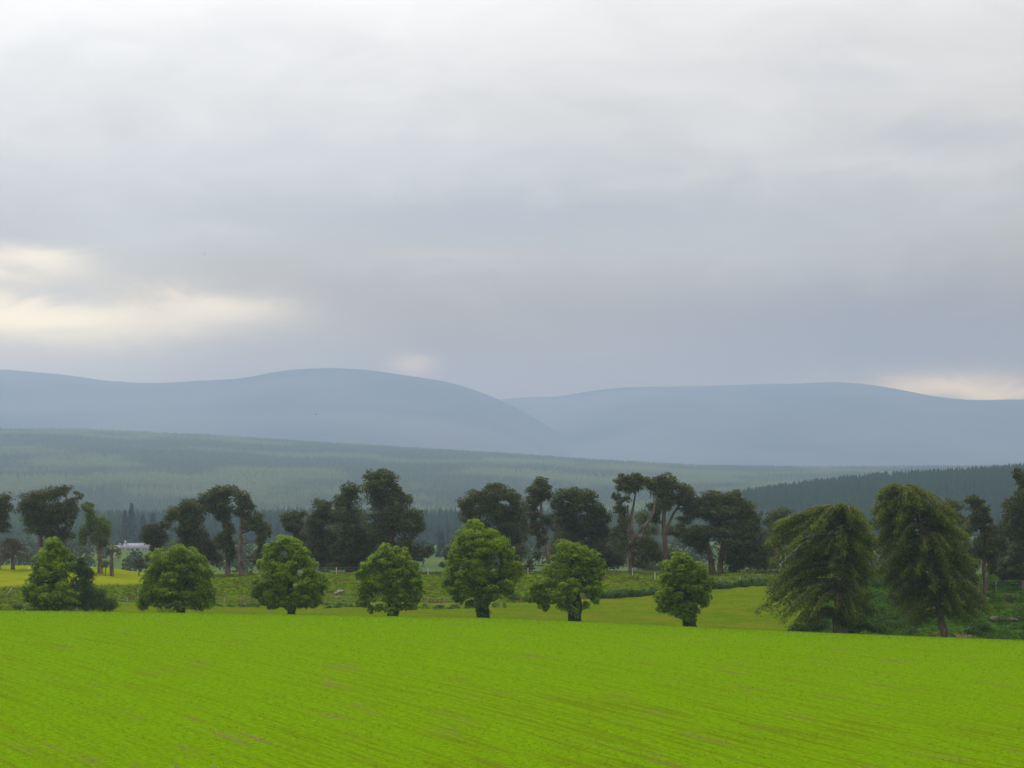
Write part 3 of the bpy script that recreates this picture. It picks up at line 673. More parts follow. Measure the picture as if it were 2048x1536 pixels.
# ------------------------------------------------------------------ drooping larches
def make_larch(label, D, trunks, env, nbr, seed, mat, sprigs=170, ln=.34, wid=.27, droop=.32, axis=None, name='larch_tree', bias=0.0, barkmat=None, tips=()):
    rng = np.random.default_rng(seed)
    base = G(trunks[0][0][0], D); root = thing(name, base, label, 'tree', 'drooping larches at the field edge' if name == 'larch_tree' else None)
    trunk_parts(root, trunks, D, [barkmat or M['bark']] * len(trunks), 10)
    tp = smooth_path([P(a, b, D) for a, b, _ in trunks[0]], 60)
    pys, ls, rs = (np.array(v, float) for v in zip(*env))
    Cs, Ns, Al, T = [], [], [], []
    ztop = tp[-1, 2]; zb = P(0, pys[-1], D)[2]
    for i in range(nbr + len(tips)):
        py = rng.uniform(pys[0], pys[-1]); tipz = P(0, py, D)[2]
        l, r = np.interp(py, pys, ls), np.interp(py, pys, rs)
        xl, xr = P(l, 0, D)[0], P(r, 0, D)[0]
        ta = np.array([np.interp(tipz, tp[:, 2], tp[:, 0])])[0]
        th = rng.uniform(0, 2 * math.pi); cx = math.cos(th) 
        cx = math.copysign(abs(cx) ** .7, cx)
        half = (xr - ta) if cx > 0 else (ta - xl)
        reach = max(half, .8) * rng.uniform(.4, 1.08) ** .55
        dep = min(max(xr - xl, 2) * .5, 5.5)
        tip = np.array((ta + cx * reach, D + math.sin(th) * dep * rng.uniform(.5, 1), tipz))
        dr = droop
        if i >= nbr:                                                # the long sweeping boughs that shape the outline
            tip = P(*tips[i - nbr], D); tip[1] += rng.normal() * .8; tipz = tip[2]; dr = .5
            ta = float(np.interp(tipz, tp[:, 2], tp[:, 0]))
        hl = math.hypot(tip[0] - ta, tip[1] - D)
        z0 = min(tipz + dr * hl + rng.uniform(-.3, .6), ztop - .1)
        k = int(np.argmin(np.abs(tp[:, 2] - z0))); st = tp[k]
        mid = st * .45 + tip * .55; mid[2] = max(st[2], tip[2]) * .75 + min(st[2], tip[2]) * .25 + rng.uniform(-.1, .5)
        pth = smooth_path([st, mid, tip], 12)
        tube_obj('limb', pth[::2] if False else pth, np.linspace(.09, .018, 12) * (1 + hl * .06), barkmat or M['bark'], root, 5)
        n = int(sprigs * (.4 + hl / 5)); s = rng.uniform(.18, 1.02, n)
        pos = np.stack([np.interp(s * 11, range(12), pth[:, j]) for j in range(3)], 1)
        lat = rng.normal(size=(n, 3)) * np.array((.22, .34, .07)); down = np.abs(rng.normal(size=n)) * .30
        pos = pos + lat; pos[:, 2] -= down
        dirv = (tip - mid); dirv /= np.linalg.norm(dirv) + 1e-9
        al = dirv * .55 + rng.normal(size=(n, 3)) * .65; al[:, 2] -= .4
        nn = rng.normal(size=(n, 3)) * .7; nn[:, 2] += .7; nn[:, 1] -= .2
        Cs.append(pos); Ns.append(nn); Al.append(al); T.append(np.clip(rng.uniform(0, .45) + rng.random(n) * .6 - down * .55, 0, 1))  # hanging sprigs tinted darker: lit bough tops and shaded undersides put into the colour
    C, Nn, A, t = np.concatenate(Cs), np.concatenate(Ns), np.concatenate(Al), np.concatenate(T)
    keep = C[:, 2] > ground_z(C[:, 0], C[:, 1]) + .05; C, Nn, A, t = C[keep], Nn[keep], A[keep], t[keep]
    V, f = leaf_quads(C, Nn, ln * rng.uniform(.6, 1.4, len(C)), wid, rng, A)
    under(mesh_obj('crown', V, f, mat, attrs={'tint': t}), root)
    return root
make_larch('flat-topped larch with branches sweeping down to one side over the lawn', 318, [[(1674,1275,16),(1672,1235,13),(1680,1150,11),(1690,1080,8),(1690,1015,3)], [(1690,1275,12),(1686,1235,10),(1684,1190,8)]],
    [(1012,1640,1712),(1022,1605,1720),(1032,1570,1728),(1048,1548,1738),(1065,1540,1750),(1090,1528,1752),(1110,1532,1750),(1130,1545,1748),(1155,1540,1752),(1178,1530,1748),(1200,1518,1752),(1222,1513,1754),(1238,1570,1720),(1252,1595,1705)],
    210, 501, M['larch'], sprigs=300, tips=[(1513,1222),(1530,1214),(1560,1238),(1588,1246),(1548,1196),(1600,1228),(1575,1208),(1535,1172),(1748,1215),(1742,1190),(1560,1040),(1545,1062),(1535,1090),(1612,1250)])
make_larch('tall ragged larch with a leaning trunk and bare inner twigs at the right', 326, [[(1894,1285,18),(1880,1232,16),(1866,1150,12),(1845,1060,9),(1812,990,5),(1806,972,2)]],
    [(972,1768,1828),(985,1756,1862),(1000,1750,1892),(1022,1748,1908),(1042,1728,1918),(1072,1726,1948),(1100,1726,1966),(1130,1732,1962),(1152,1740,1958),(1182,1766,1985),(1205,1768,1990),(1222,1775,1975),(1244,1790,1955)],
    240, 502, M['larch'], sprigs=300, tips=[(1782,1216),(1790,1188),(1976,1196),(1982,1212),(1950,1228),(1940,1160),(1738,1104),(1738,1062),(1752,1130),(1765,1165),(1960,1180),(1945,1130),(1805,1238),(1925,1100),(1968,1206),(1765,985)])
make_larch('bare grey drooping larch behind the meadow at the left edge', 468, [[(26,1142,8),(25,1100,6),(24,1078,2)]],
    [(1080,10,45),(1095,-5,58),(1112,-15,72),(1128,-20,76)], 34, 503, M['dead'], sprigs=110, ln=.5, wid=.12)

# ------------------------------------------------------------------ far woods
def conifer_mass(name, label, px0, px1, D0, D1, spacing, hfun, seed, mat, rfac=.19, mask=None, ground=None):
    rng = np.random.default_rng(seed)
    X, Y = [], []
    nD = int((D1 - D0) / spacing)
    for k in range(nD):
        D = D0 + k * spacing
        xa, xb = (px0 - CX) / F * D, (px1 - CX) / F * D
        n = max(1, int((xb - xa) / spacing))
        X.append(xa + (np.arange(n) + rng.uniform(-.45, .45, n) + .5) * spacing); Y.append(np.full(n, D) + rng.uniform(-.5, .5, n) * spacing)
    X, Y = np.concatenate(X), np.concatenate(Y)
    if mask is not None:
        k = mask(X, Y, rng); X, Y = X[k], Y[k]
    Z = ground_z(X, Y); n = len(X)
    H = hfun(X, Y) * rng.uniform(.75, 1.2, n); r = H * rfac * rng.uniform(.8, 1.25, n)
    S = 5; ang = np.arange(S) * 2 * math.pi / S
    tiers = [(0.05, 1.0), (0.42, .62)]
    V = np.zeros((n, len(tiers) * (S + 1), 3)); Fc = []
    for ti, (b, rr) in enumerate(tiers):
        o = ti * (S + 1); a = ang[None] + rng.uniform(0, 6.28, n)[:, None]
        rv = (r * rr)[:, None] * rng.uniform(.75, 1.2, (n, S))
        V[:, o:o + S, 0] = X[:, None] + np.cos(a) * rv; V[:, o:o + S, 1] = Y[:, None] + np.sin(a) * rv
        V[:, o:o + S, 2] = Z[:, None] + H[:, None] * (b + rng.uniform(-.04, .04, (n, S)))
        V[:, o + S] = np.stack([X, Y, Z + H * (.68 if ti == 0 else 1.0)], 1)
        for j in range(S): Fc.append((o + j, o + (j + 1) % S, o + S))
    Fc = np.array(Fc); nv = len(tiers) * (S + 1)
    f = (np.arange(n)[:, None, None] * nv + Fc[None]).reshape(-1, 3)
    patch = fbm(X / 170. + seed, Y / 330., seed + 2, 4); sp = sstep(.44, .58, patch)
    t = np.clip(sp * .8 + rng.random(n) * .3, 0, 1)
    o = mesh_obj(name, V.reshape(-1, 3), f, mat, attrs={'tint': np.repeat(t, len(Fc))})
    return tag(o, label, 'forest', kind='stuff')
M['spruce'] = leaf_mat('far_spruce', (.018, .036, .028), (.044, .074, .042), (1, 1, 1), .03, 0.0)
M['hillwood'] = leaf_mat('hill_conifer', (.034, .060, .034), (.110, .146, .056), (1, 1, 1), .03, 0.0)
conifer_mass('forest', 'conifer forest covering the long hill below the mountains', -120, 2170, 2950, 6650, 8.6, lambda x, y: 8 + 5 * sstep(3000, 5000, y), 71, M['hillwood'])
conifer_mass('forest', 'dark spruce plantation on the right-hand rise', 1400, 2250, 1650, 2360, 4.6, lambda x, y: np.full_like(x, 16.), 72, M['spruce'], rfac=.22,
             mask=lambda x, y, r: (np.interp(CX + x / y * F, *RIDGE) > 0))
conifer_mass('forest', 'dark spruce wood across the valley behind the pines', -150, 1420, 1640, 2250, 5.5, lambda x, y: 12 + 10 * fbm(x / 90., y / 90., 4), 73, M['spruce'],
             mask=lambda x, y, r: (fbm(x / 120., y / 200., 9) > .30) | (y > 1800))


def broad_mass(name, label, n, px0, px1, D0, D1, hmin, hmax, seed, mat, mask=None, per=110):
    """scrubby broadleaf wood far off: many rounded crowns of leaf-sized faces, too hazy to tell apart"""
    rng = np.random.default_rng(seed)
    D = rng.uniform(D0, D1, n); px = rng.uniform(px0, px1, n); x = (px - CX) / F * D
    if mask is not None:
        k = mask(px, D, x); D, px, x = D[k], px[k], x[k]
    n = len(D); z = ground_z(x, D); h = rng.uniform(hmin, hmax, n); r = h * rng.uniform(.35, .55, n)
    E = np.stack([x, D, z + h * .55, r, r, h * .5, r * h], 1)
    C, Nn, t = clump_leaves(E, n * per, rng, .5, .4, .6)
    V, f = leaf_quads(C, Nn, rng.uniform(.8, 1.7, len(C)), .7, rng)
    return tag(mesh_obj(name, V, f, mat, attrs={'tint': t}), label, 'woodland', kind='stuff')
M['scrub'] = leaf_mat('valley_leaf', (.018, .034, .012), (.055, .080, .024), (1.1, 1.2, .8), .2, 0.0)
broad_mass('woodland', 'hazy broadleaf scrub on the valley floor between the pine trunks', 620, -120, 2150, 860, 1420, 4, 9, 81, M['scrub'],
           mask=lambda px, D, x: (fbm(x / 60., D / 110., 6) > .47) & ~((px > 215) & (px < 330) & (D > 900)) & ~((px > 835) & (px < 900)))

def conifer(label, px, topy, D, seed, mat, wid=.17, name='spruce_tree'):
    rng = np.random.default_rng(seed); b = G(px, D); top = P(px, topy, D); h = top[2] - b[2]
    root = thing(name, b, label, 'tree', 'tall conifers by the farmhouse' if name == 'spruce_tree' else None)
    tube_obj('trunk', [b - np.array((0, 0, .3)), b + np.array((0, 0, h * .5)), top], [h * .016, h * .01, .03], M['bark'], root, 6)
    n = 1700; t = rng.random(n) ** .8; th = rng.uniform(0, 6.283, n)
    lay = .75 + .35 * np.abs(np.sin(t * 34 + rng.uniform(0, .6, n)))
    rr = h * wid * (1 - t) ** .85 * lay * np.sqrt(rng.uniform(.25, 1, n)) + .15
    C = np.stack([b[0] + np.cos(th) * rr, D + np.sin(th) * rr, b[2] + h * (.06 + .94 * t) - rr * .25], 1)
    A = np.stack([np.cos(th), np.sin(th), np.full(n, -.5)], 1) + rng.normal(size=(n, 3)) * .2
    Nn = np.stack([np.cos(th) * .4, np.sin(th) * .4, np.full(n, 1.0)], 1) + rng.normal(size=(n, 3)) * .35
    V, f = leaf_quads(C, Nn, rng.uniform(1.0, 2.2, n), .45, rng, A)
    under(mesh_obj('crown', V, f, mat, attrs={'tint': rng.random(n)}), root)
conifer('tallest spruce spire rising behind the farmhouse', 263, 1007, 1560, 91, M['spruce'])
conifer('slim spruce just left of the tallest spire above the farmhouse', 250, 1021, 1570, 92, M['spruce'], .14)
conifer('spruce right of the tallest spire, above the farmhouse roof', 286, 1030, 1580, 93, M['spruce'], .15)
conifer('spruce farthest right of those above the farmhouse', 306, 1027, 1590, 94, M['spruce'], .14)
conifer('pale hazy conical tree in the gap beside the tallest lime tree', 883, 1066, 1250, 95, M['scrub'], .24, 'conifer_tree')
make_tree('round_tree', 'pale hazy round-headed tree in the gap beside the highest pine', 'tree', None, 1200, [(842, 1086, 9, 8), (836, 1096, 9, 8), (848, 1097, 9, 8)],
          [[(842, 1125, 2), (842, 1105, 2), (842, 1090, 1)]], M['scrub'], M['bark'], .9, 3.0, 96, limbs=2, limbw=.15)

# ------------------------------------------------------------------ farmhouse
M['harl'] = noise_mat('white_harling', (.36, .35, .33), (.45, .44, .42), .8, 4)
M['pinkwall'] = noise_mat('red_sandstone', (.42, .27, .22), (.52, .36, .30), .8, 4)
M['slate'] = noise_mat('grey_slate', (.16, .16, .19), (.24, .24, .27), 1.2, 4, .7)
M['glass'] = noise_mat('dark_glass', (.03, .035, .045), (.06, .065, .08), .5, 2, .15, spec=.5)
def box_part(name, x0, x1, y0, y1, z0, z1, mat, parent):
    return under(mesh_obj(name, boxv(x0, x1, y0, y1, z0, z1), BOXF, mat), parent)
def gable_roof(name, x0, x1, y0, y1, ze, zr, mat, parent, o=.3, th=.18):
    ym = .5 * (y0 + y1); v = []
    for x in (x0 - o, x1 + o):
        for (y, z) in ((y0 - o, ze - .15), (ym, zr), (y1 + o, ze - .15), (y1 + o, ze - .15 + th), (ym, zr + th), (y0 - o, ze - .15 + th)):
            v.append((x, y, z))
    q = [(0, 1, 4, 5), (1, 2, 3, 4), (6, 11, 10, 7), (7, 10, 9, 8), (5, 4, 10, 11), (4, 3, 9, 10), (0, 6, 7, 1), (1, 7, 8, 2), (0, 5, 11, 6), (2, 8, 9, 3)]
    return under(mesh_obj(name, np.array(v), np.array(q), mat), parent)
def gable_wall(name, x0, x1, y0, y1, z0, ze, zr, mat, parent):
    ym = .5 * (y0 + y1)
    v = [(x, y, z) for x in (x0, x1) for (y, z) in ((y0, z0), (y1, z0), (y1, ze), (ym, zr), (y0, ze))]
    q = [(0, 1, 2, 4), (4, 2, 3, 3), (5, 9, 7, 6), (9, 8, 7, 7), (0, 4, 9, 5), (1, 6, 7, 2), (4, 3, 8, 9), (3, 2, 7, 8), (0, 5, 6, 1)]
    tri = []
    for a, b, c, d in q:
        tri.append((a, b, c))
        if d != c: tri.append((a, c, d))
    return under(mesh_obj(name, np.array(v, float), np.array(tri), mat), parent)
def farmhouse():
    D = 1450.; k = D / F; b = G(266, D); zb = b[2]
    X = lambda px: (px - CX) * k
    root = thing('farmhouse', b, 'white farmhouse with grey slate roof and chimneys, far off in the valley', 'house')
    z0 = zb - .6; ze = CZ - (1096 - HY) * k; zr = CZ - (1087 - HY) * k
    y0, y1 = D - 3.2, D + 3.2
    gable_wall('wall', X(248.5), X(302), y0, y1, z0, ze, zr, M['harl'], root)
    rf = gable_roof('roof', X(248.5), X(302), y0, y1, ze, zr, M['slate'], root, .25)
    for px in (250.5, 300):
        box_part('chimney', X(px) - .45, X(px) + .45, D - .4, D + .4, zr - .4, zr + 1.5, M['harl'], root).parent = rf
    for px in (255.6, 259.8, 264.0, 275.0, 279.2, 288, 293):
        w = box_part('window', X(px) - .36, X(px) + .36, y0 - .03, y0 + .1, ze - 1.45, ze - .45, M['glass'], root)
        s = box_part('sill', X(px) - .45, X(px) + .45, y0 - .12, y0 + .05, ze - 1.57, ze - 1.452, M['harl'], root); s.parent = w
    ze2 = CZ - (1097.5 - HY) * k; zr2 = CZ - (1091 - HY) * k
    gable_wall('wing_wall', X(234.5), X(248.3), y0 + .6, y1 - .6, z0, ze2, zr2, M['pinkwall'], root)
    wr = gable_roof('wing_roof', X(235), X(247.6), y0 + .6, y1 - .6, ze2, zr2, M['slate'], root, .15)
    box_part('wing_chimney', X(240) - .4, X(240) + .4, D - .4, D + .4, zr2 - .3, zr2 + 1.1, M['pinkwall'], root).parent = wr
    box_part('wing_window', X(243) - .3, X(243) + .3, y0 + .57, y0 + .7, ze2 - 1.3, ze2 - .4, M['glass'], root)
farmhouse()

# ------------------------------------------------------------------ fences
def fence(label, posts, h, mat, wires=(.35, .7, 1.0), w=.06, leans=None, cat='fence'):
    """posts: (px, D); wires follow the post tops"""
    pts = [G(px, D) for px, D in posts]
    root = thing('wire_fence', pts[0], label, cat)
    rng = np.random.default_rng(int(posts[0][0]) + 5)
    tops = []
    for i, p in enumerate(pts):
        hh = h * rng.uniform(.93, 1.07); ln = np.array((rng.normal() * .03, rng.normal() * .03, 0)) if not leans or i not in leans else np.array(leans[i])
        t = p + np.array((0, 0, hh)) + ln
        V, f = tube([p - np.array((0, 0, .3)), p + (t - p) * .5, t], [w, w * .97, w * .9], 6)
        under(mesh_obj('post', V, f, mat[i] if isinstance(mat, list) else mat), root); tops.append((p, t))
    for q in wires:
        path = []
        for i, (p, t) in enumerate(tops):
            path.append(p + (t - p) * q + np.array((0, -w, 0)))
        tube_obj('wire', path, np.full(len(path), .012), M['wire'], root, 4)
    return root
pp = [560, 617, 673, 765, 856, 956, 1056, 1160, 1265, 1310, 1385]
fence('wire fence with pale posts along the top of the bank under the pines', [(p, 423 if p < 1280 else 417) for p in pp], 1.1, M['palewood'], w=.065)
fence('short wire fence with dark posts on the grass left of the flat-topped larch', [(1385, 411), (1440, 410), (1480, 410), (1521, 409), (1575, 409)], 1.15, M['wood'], w=.07)
fence('wire fence with dark posts along the foot of the bank behind the lime trees', [(v, 388) for v in [221, 255, 289, 323, 357, 391, 420, 449, 482, 516, 549, 583, 616, 649, 682, 716, 750, 784, 820, 855, 889, 926, 962, 998]], 1.2, M['wood'], w=.05)
fence('wire fence with slim posts under the dark pines at the right edge', [(1935, 412), (1992, 412), (2046, 412), (2100, 412)], 1.4, M['wood'], w=.055)
# near-edge posts at the bottom of the frame
def near_posts():
    k = [(189, 1534.2), (271, 1533), (352, 1531), (426, 1532)]
    pts = []
    for px, ty in k:
        D = 128.; b = G(px, D); t = P(px, ty, D); pts.append((b, t))
    root = thing('post_fence', pts[0][0], 'row of weathered wooden post tops just showing at the bottom edge', 'fence')
    for b, t in pts:
        V, f = tube([b - np.array((0, 0, .3)), .5 * (b + t), t], [.075, .072, .068], 8); under(mesh_obj('post', V, f, M['wood']), root)
    for q in (.45, .8):
        tube_obj('wire', [b + (t - b) * q + np.array((0, -.08, 0)) for b, t in pts], np.full(4, .006), M['wire'], root, 4)
near_posts()
def broken_post():
    b = G(15.5, 408); t = P(22.5, 1176, 408); root = thing('broken_post', b, 'pale broken fence post leaning over with a short prop, at the left edge', 'post')
    V, f = tube([b - np.array((0, 0, .1)), .5 * (b + t), t], [.05, .05, .045], 6); under(mesh_obj('rail', V, f, M['palewood']), root)
    p = G(22.6, 408); V, f = tube([p - np.array((0, 0, .1)), .5 * (p + t), t], [.04, .04, .04], 6); under(mesh_obj('prop', V, f, M['wood']), root)
broken_post()

# ------------------------------------------------------------------ ground cover
def zone_attrs(x, D):
    a = zone(CX + x / D * F, D); return {'lawn': a[0], 'meadow': a[1], 'wood': a[2]}
def tufts(name, label, n, px0, px1, D0, D1, h0, h1, w, seed, mat, dens=None, blades=1, attrs=None, lean=1.1):
    rng = np.random.default_rng(seed)
    D = np.sqrt(rng.uniform(D0 ** 2, D1 ** 2, n)); px = rng.uniform(px0, px1, n); x = (px - CX) / F * D
    if dens is not None:
        k = rng.random(n) < dens(px, D, x); D, px, x = D[k], px[k], x[k]
    n = len(D); z = ground_z(x, D); th = rng.uniform(0, math.pi, n); h = rng.uniform(h0, h1, n)
    ux, uy = np.cos(th) * w * .5, np.sin(th) * w * .5
    V = np.empty((n, 3, 3))
    V[:, 0] = np.stack([x - ux, D - uy, z - .01], 1); V[:, 1] = np.stack([x + ux, D + uy, z - .01], 1)
    V[:, 2] = np.stack([x + rng.normal(size=n) * lean * h, D + rng.normal(size=n) * lean * h, z + h], 1)
    A = attrs(x, D) if attrs else {}
    A['tint'] = rng.uniform(.95, 1.35, n)
    return tag(mesh_obj(name, V.reshape(-1, 3), np.arange(n * 3).reshape(-1, 3), mat, attrs=A), label, kind='stuff')
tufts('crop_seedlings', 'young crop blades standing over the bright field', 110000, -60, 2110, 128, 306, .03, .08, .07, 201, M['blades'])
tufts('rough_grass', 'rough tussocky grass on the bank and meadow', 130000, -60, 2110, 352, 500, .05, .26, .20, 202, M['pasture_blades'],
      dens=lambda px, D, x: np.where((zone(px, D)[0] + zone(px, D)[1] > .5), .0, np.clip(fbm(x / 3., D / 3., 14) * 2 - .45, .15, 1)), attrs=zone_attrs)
M['weed'] = leaf_mat('weed_leaf', (.020, .055, .008), (.065, .125, .018), (1.3, 1.4, .6), .35)
M['fern'] = leaf_mat('undergrowth_leaf', (.007, .024, .001), (.042, .092, .003), (1.3, 1.4, .5), .3)
def leafy_patch(name, label, spots, n_per, size, seed, mat):
    rng = np.random.default_rng(seed); E = []
    for (x, D, r, h) in spots: E.append((x, D, gz(x, D) + h * .35, r, r, h * .65, r * h))
    E = np.array(E); C, Nn, t = clump_leaves(E, int(n_per * len(E)), rng, .6, .5, .4)
    k = C[:, 2] > ground_z(C[:, 0], C[:, 1]); C, Nn, t = C[k], Nn[k], t[k]
    V, f = leaf_quads(C, Nn, size * rng.uniform(.6, 1.4, len(C)), .45, rng)
    return tag(mesh_obj(name, V, f, mat, attrs={'tint': t}), label, kind='stuff')
rng = np.random.default_rng(77)
sp = []
for i in range(230):
    px = rng.uniform(1010, 1600); D = np.interp(px, [1010, 1200, 1540, 1600], [402, 402, 402, 402]) + rng.uniform(-2, 2.5)
    if px < 1180 and rng.random() < .6: continue
    sp.append(((px - CX) / F * D, D, rng.uniform(.3, .8), rng.uniform(.4, 1.0)))
leafy_patch('weeds', 'tall dark green weeds along the upper edge of the lawn', sp, 130, .26, 78, M['weed'])
sp = []
for i in range(130):
    px = rng.uniform(420, 1010); sp.append(((px - CX) / F * 386, 386 + rng.uniform(-2, 3), rng.uniform(.2, .5), rng.uniform(.15, .45)))
leafy_patch('weeds', 'low weeds along the fence at the foot of the bank', sp, 60, .2, 79, M['weed'])
sp = []
for i in range(420):
    D = rng.uniform(336, 420); px = rng.uniform(1560, 2110)
    if zone(np.array([px]), np.array([D]))[2][0] < .5 or fbm(np.array([px / 45.]), np.array([D / 14.]), 15)[0] < .44: continue
    sp.append(((px - CX) / F * D, D, rng.uniform(.5, 1.5), rng.uniform(.3, 1.1)))
leafy_patch('undergrowth', 'dark green ferns and brambles on the slope under the larches', sp, 170, .24, 80, M['fern'])
SG = 'shrubs under the larches'
def shrub(label, D, blobs, mat, seed, group=SG, name='shrub', size=.26, dens=.9):
    bx = blobs[0][0]; g = HY + (CZ - gz((bx - CX) / F * D, D)) / D * F
    make_tree(name, label, 'shrub', group, D, blobs, [[(bx, g, 3), (bx, g - 5, 2.4), (bx + 1, blobs[0][1], 1.5)]], mat, M['bark'], size, dens, seed, limbs=2, limbw=.04, sub=6, aspect=.5)
shrub('low dark shrub at the lawn corner beneath the flat-topped larch', 324, [(1600, 1257, 26, 9), (1632, 1255, 26, 12), (1585, 1262, 16, 6)], M['fern'], 601)
shrub('dark shrub round the double trunk of the flat-topped larch', 322, [(1718, 1250, 24, 14), (1745, 1256, 26, 11), (1700, 1260, 20, 10)], M['fern'], 602)
shrub('lighter green shrub between the two larches', 340, [(1735, 1222, 24, 12), (1760, 1215, 16, 9)], M['weed'], 603)
shrub('dark shrub at the right of the leaning larch trunk', 335, [(1945, 1262, 22, 9), (1968, 1255, 18, 10)], M['fern'], 604)
shrub('small yellow-green bush by the broken snag on the skyline', 448, [(211, 1126, 9, 8), (206, 1132, 7, 6)], M['larch_light'], 605, None)
shrub('dull brown bush left of the domed lime tree on the skyline', 455, [(278, 1124, 19, 11), (297, 1118, 14, 12), (290, 1132, 22, 9)], M['pine_brown'], 606, None)
shrub('small grey bush at the foot of the leftmost lime tree', 345, [(38, 1214, 14, 7), (50, 1217, 10, 5)], M['birch'], 607, None)

# ------------------------------------------------------------------ snag, logs, stones, brush, weeds in flower
def snag():
    D = 449.; b = G(224, D); root = thing('dead_snag', b, 'broken dead trunk with a few drooping sprays, on the skyline by the farmhouse', 'tree')
    tube_obj('trunk', smooth_path([b - np.array((0, 0, .2)), P(223, 1115, D), P(225, 1097, D)], 9), np.linspace(.34, .2, 9), M['bark'], root, 8)
    rng = np.random.default_rng(9)
    for tx, ty in ((240, 1108), (238, 1124), (215, 1100), (231, 1090)):
        a = P(225, ty - 4 if ty > 1095 else 1100, D); t = P(tx, ty, D); m = .5 * (a + t) + np.array((0, 0, .5)); tube_obj('limb', smooth_path([a, m, t], 6), np.linspace(.08, .02, 6), M['bark'], root, 5)
    E = np.array([(*P(232, 1099, D), .7, .6, .5, 1), (*P(238, 1108, D), .5, .5, .7, 1), (*P(216, 1104, D), .4, .4, .5, .6)])
    C, Nn, t = clump_leaves(E, 260, rng); V, f = leaf_quads(C, Nn, rng.uniform(.2, .45, len(C)), .4, rng)
    under(mesh_obj('crown', V, f, M['pine'], attrs={'tint': t}), root)
snag()
def log(label, px0, py0, px1, py1, D, w, mat, seed):
    a, b = P(px0, py0, D), P(px1, py1, D); a[2] = gz(a[0], D) + w * .6; b[2] = gz(b[0], D) + w * .6
    root = thing('fallen_log', a - np.array((0, 0, w * .6)), label, 'log')
    rng = np.random.default_rng(seed); pth = smooth_path([a, .5 * (a + b) + np.array((0, .3, .1)), b], 9); pth[1:-1] += rng.normal(size=(7, 3)) * w * .12
    tube_obj('log_stem', pth, np.linspace(w, w * .65, 9), mat, root, 9)
    for k in (3, 5, 6):
        e = pth[k] + np.array((rng.normal() * .3, -.2, rng.uniform(.3, .8))); tube_obj('broken_branch', [pth[k], .5 * (pth[k] + e), e], [w * .25, w * .2, w * .1], mat, root, 5)
log('dark fallen log lying between the two larch trunks', 1755, 1252, 1800, 1248, 338, .32, M['bark'], 1)
log('dark fallen log on the green slope near the right edge', 1978, 1210, 2035, 1206, 372, .36, M['bark'], 2)
def brush_pile():
    D = 342.; b = G(1935, D); root = thing('brush_pile', b, 'tan heap of dead cut branches right of the leaning larch trunk', 'brush pile')
    rng = np.random.default_rng(12); n = 420
    C = np.stack([b[0] + rng.normal(size=n) * 1.15, D + rng.normal(size=n) * .9, np.zeros(n)], 1)
    hh = 1.25 * np.exp(-((C[:, 0] - b[0] + .3) / 1.4) ** 2); C[:, 2] = ground_z(C[:, 0], C[:, 1]) + hh * rng.random(n) + .05
    A = rng.normal(size=(n, 3)); A[:, 2] *= .35; A[:, 2] += .1; Nn = np.tile((0, -.7, .7), (n, 1)) + rng.normal(size=(n, 3)) * .4
    V, f = leaf_quads(C, Nn, rng.uniform(.5, 1.5, n), .07, rng, A)
    o = under(mesh_obj('sticks', V, f, M['brush'], attrs={'tint': rng.random(n)}), root); o['kind'] = 'stuff'
M['brush'] = leaf_mat('dead_brush', (.10, .065, .04), (.30, .20, .12), (1, 1, 1), .1)
brush_pile()
def stone(name, label, px, D, s, mat, seed, group=None, up=0.0):
    import bmesh
    b = G(px, D); rng = np.random.default_rng(seed); bm = bmesh.new(); bmesh.ops.create_icosphere(bm, subdivisions=2, radius=1.0)
    for v in bm.verts:
        d = np.array(v.co); k = .8 + .45 * float(vnoise(np.array([d[0] * 1.7 + seed]), np.array([d[1] * 1.7 + d[2] * 2.3]), seed)[0])
        v.co = Vector((d[0] * s[0] * k, d[1] * s[1] * k, d[2] * s[2] * k))
    me = bpy.data.meshes.new(name); bm.to_mesh(me); bm.free(); me.materials.append(mat)
    o = bpy.data.objects.new(name, me); col.objects.link(o); o.location = (float(b[0]), float(b[1]), float(b[2] + s[2] * .45 + up)); o.rotation_euler = (0, 0, rng.uniform(0, 6))
    return tag(o, label, 'stone', group)
M['stone'] = noise_mat('pale_stone', (.17, .13, .095), (.28, .23, .18), 3., 5, .9)
stone('boulder', 'tan boulder beside the trunk of the lime tree with the mushroom top', 538, 341, (.75, .5, .62), M['stone'], 3)
for i, (px, D, s, lb) in enumerate([(673, 407.5, .34, 'pale stone at the left of the scar on the grassy bank'), (679, 408.2, .4, 'largest pale stone in the middle of the scar on the grassy bank'),
        (684, 409.5, .3, 'pale stone highest and farthest right in the scar on the grassy bank'), (676, 405.5, .3, 'pale stone just below the largest in the scar on the bank'),
        (671, 404.5, .24, 'smallest, lowest pale stone under the scar on the grassy bank')]):
    stone('stone', lb, px, D, (s, s, s * .6), M['stone'], 20 + i, 'pale stones in the bank scar')
M['petal'] = noise_mat('white_petal', (.7, .7, .66), (.8, .8, .76), 3., 2)
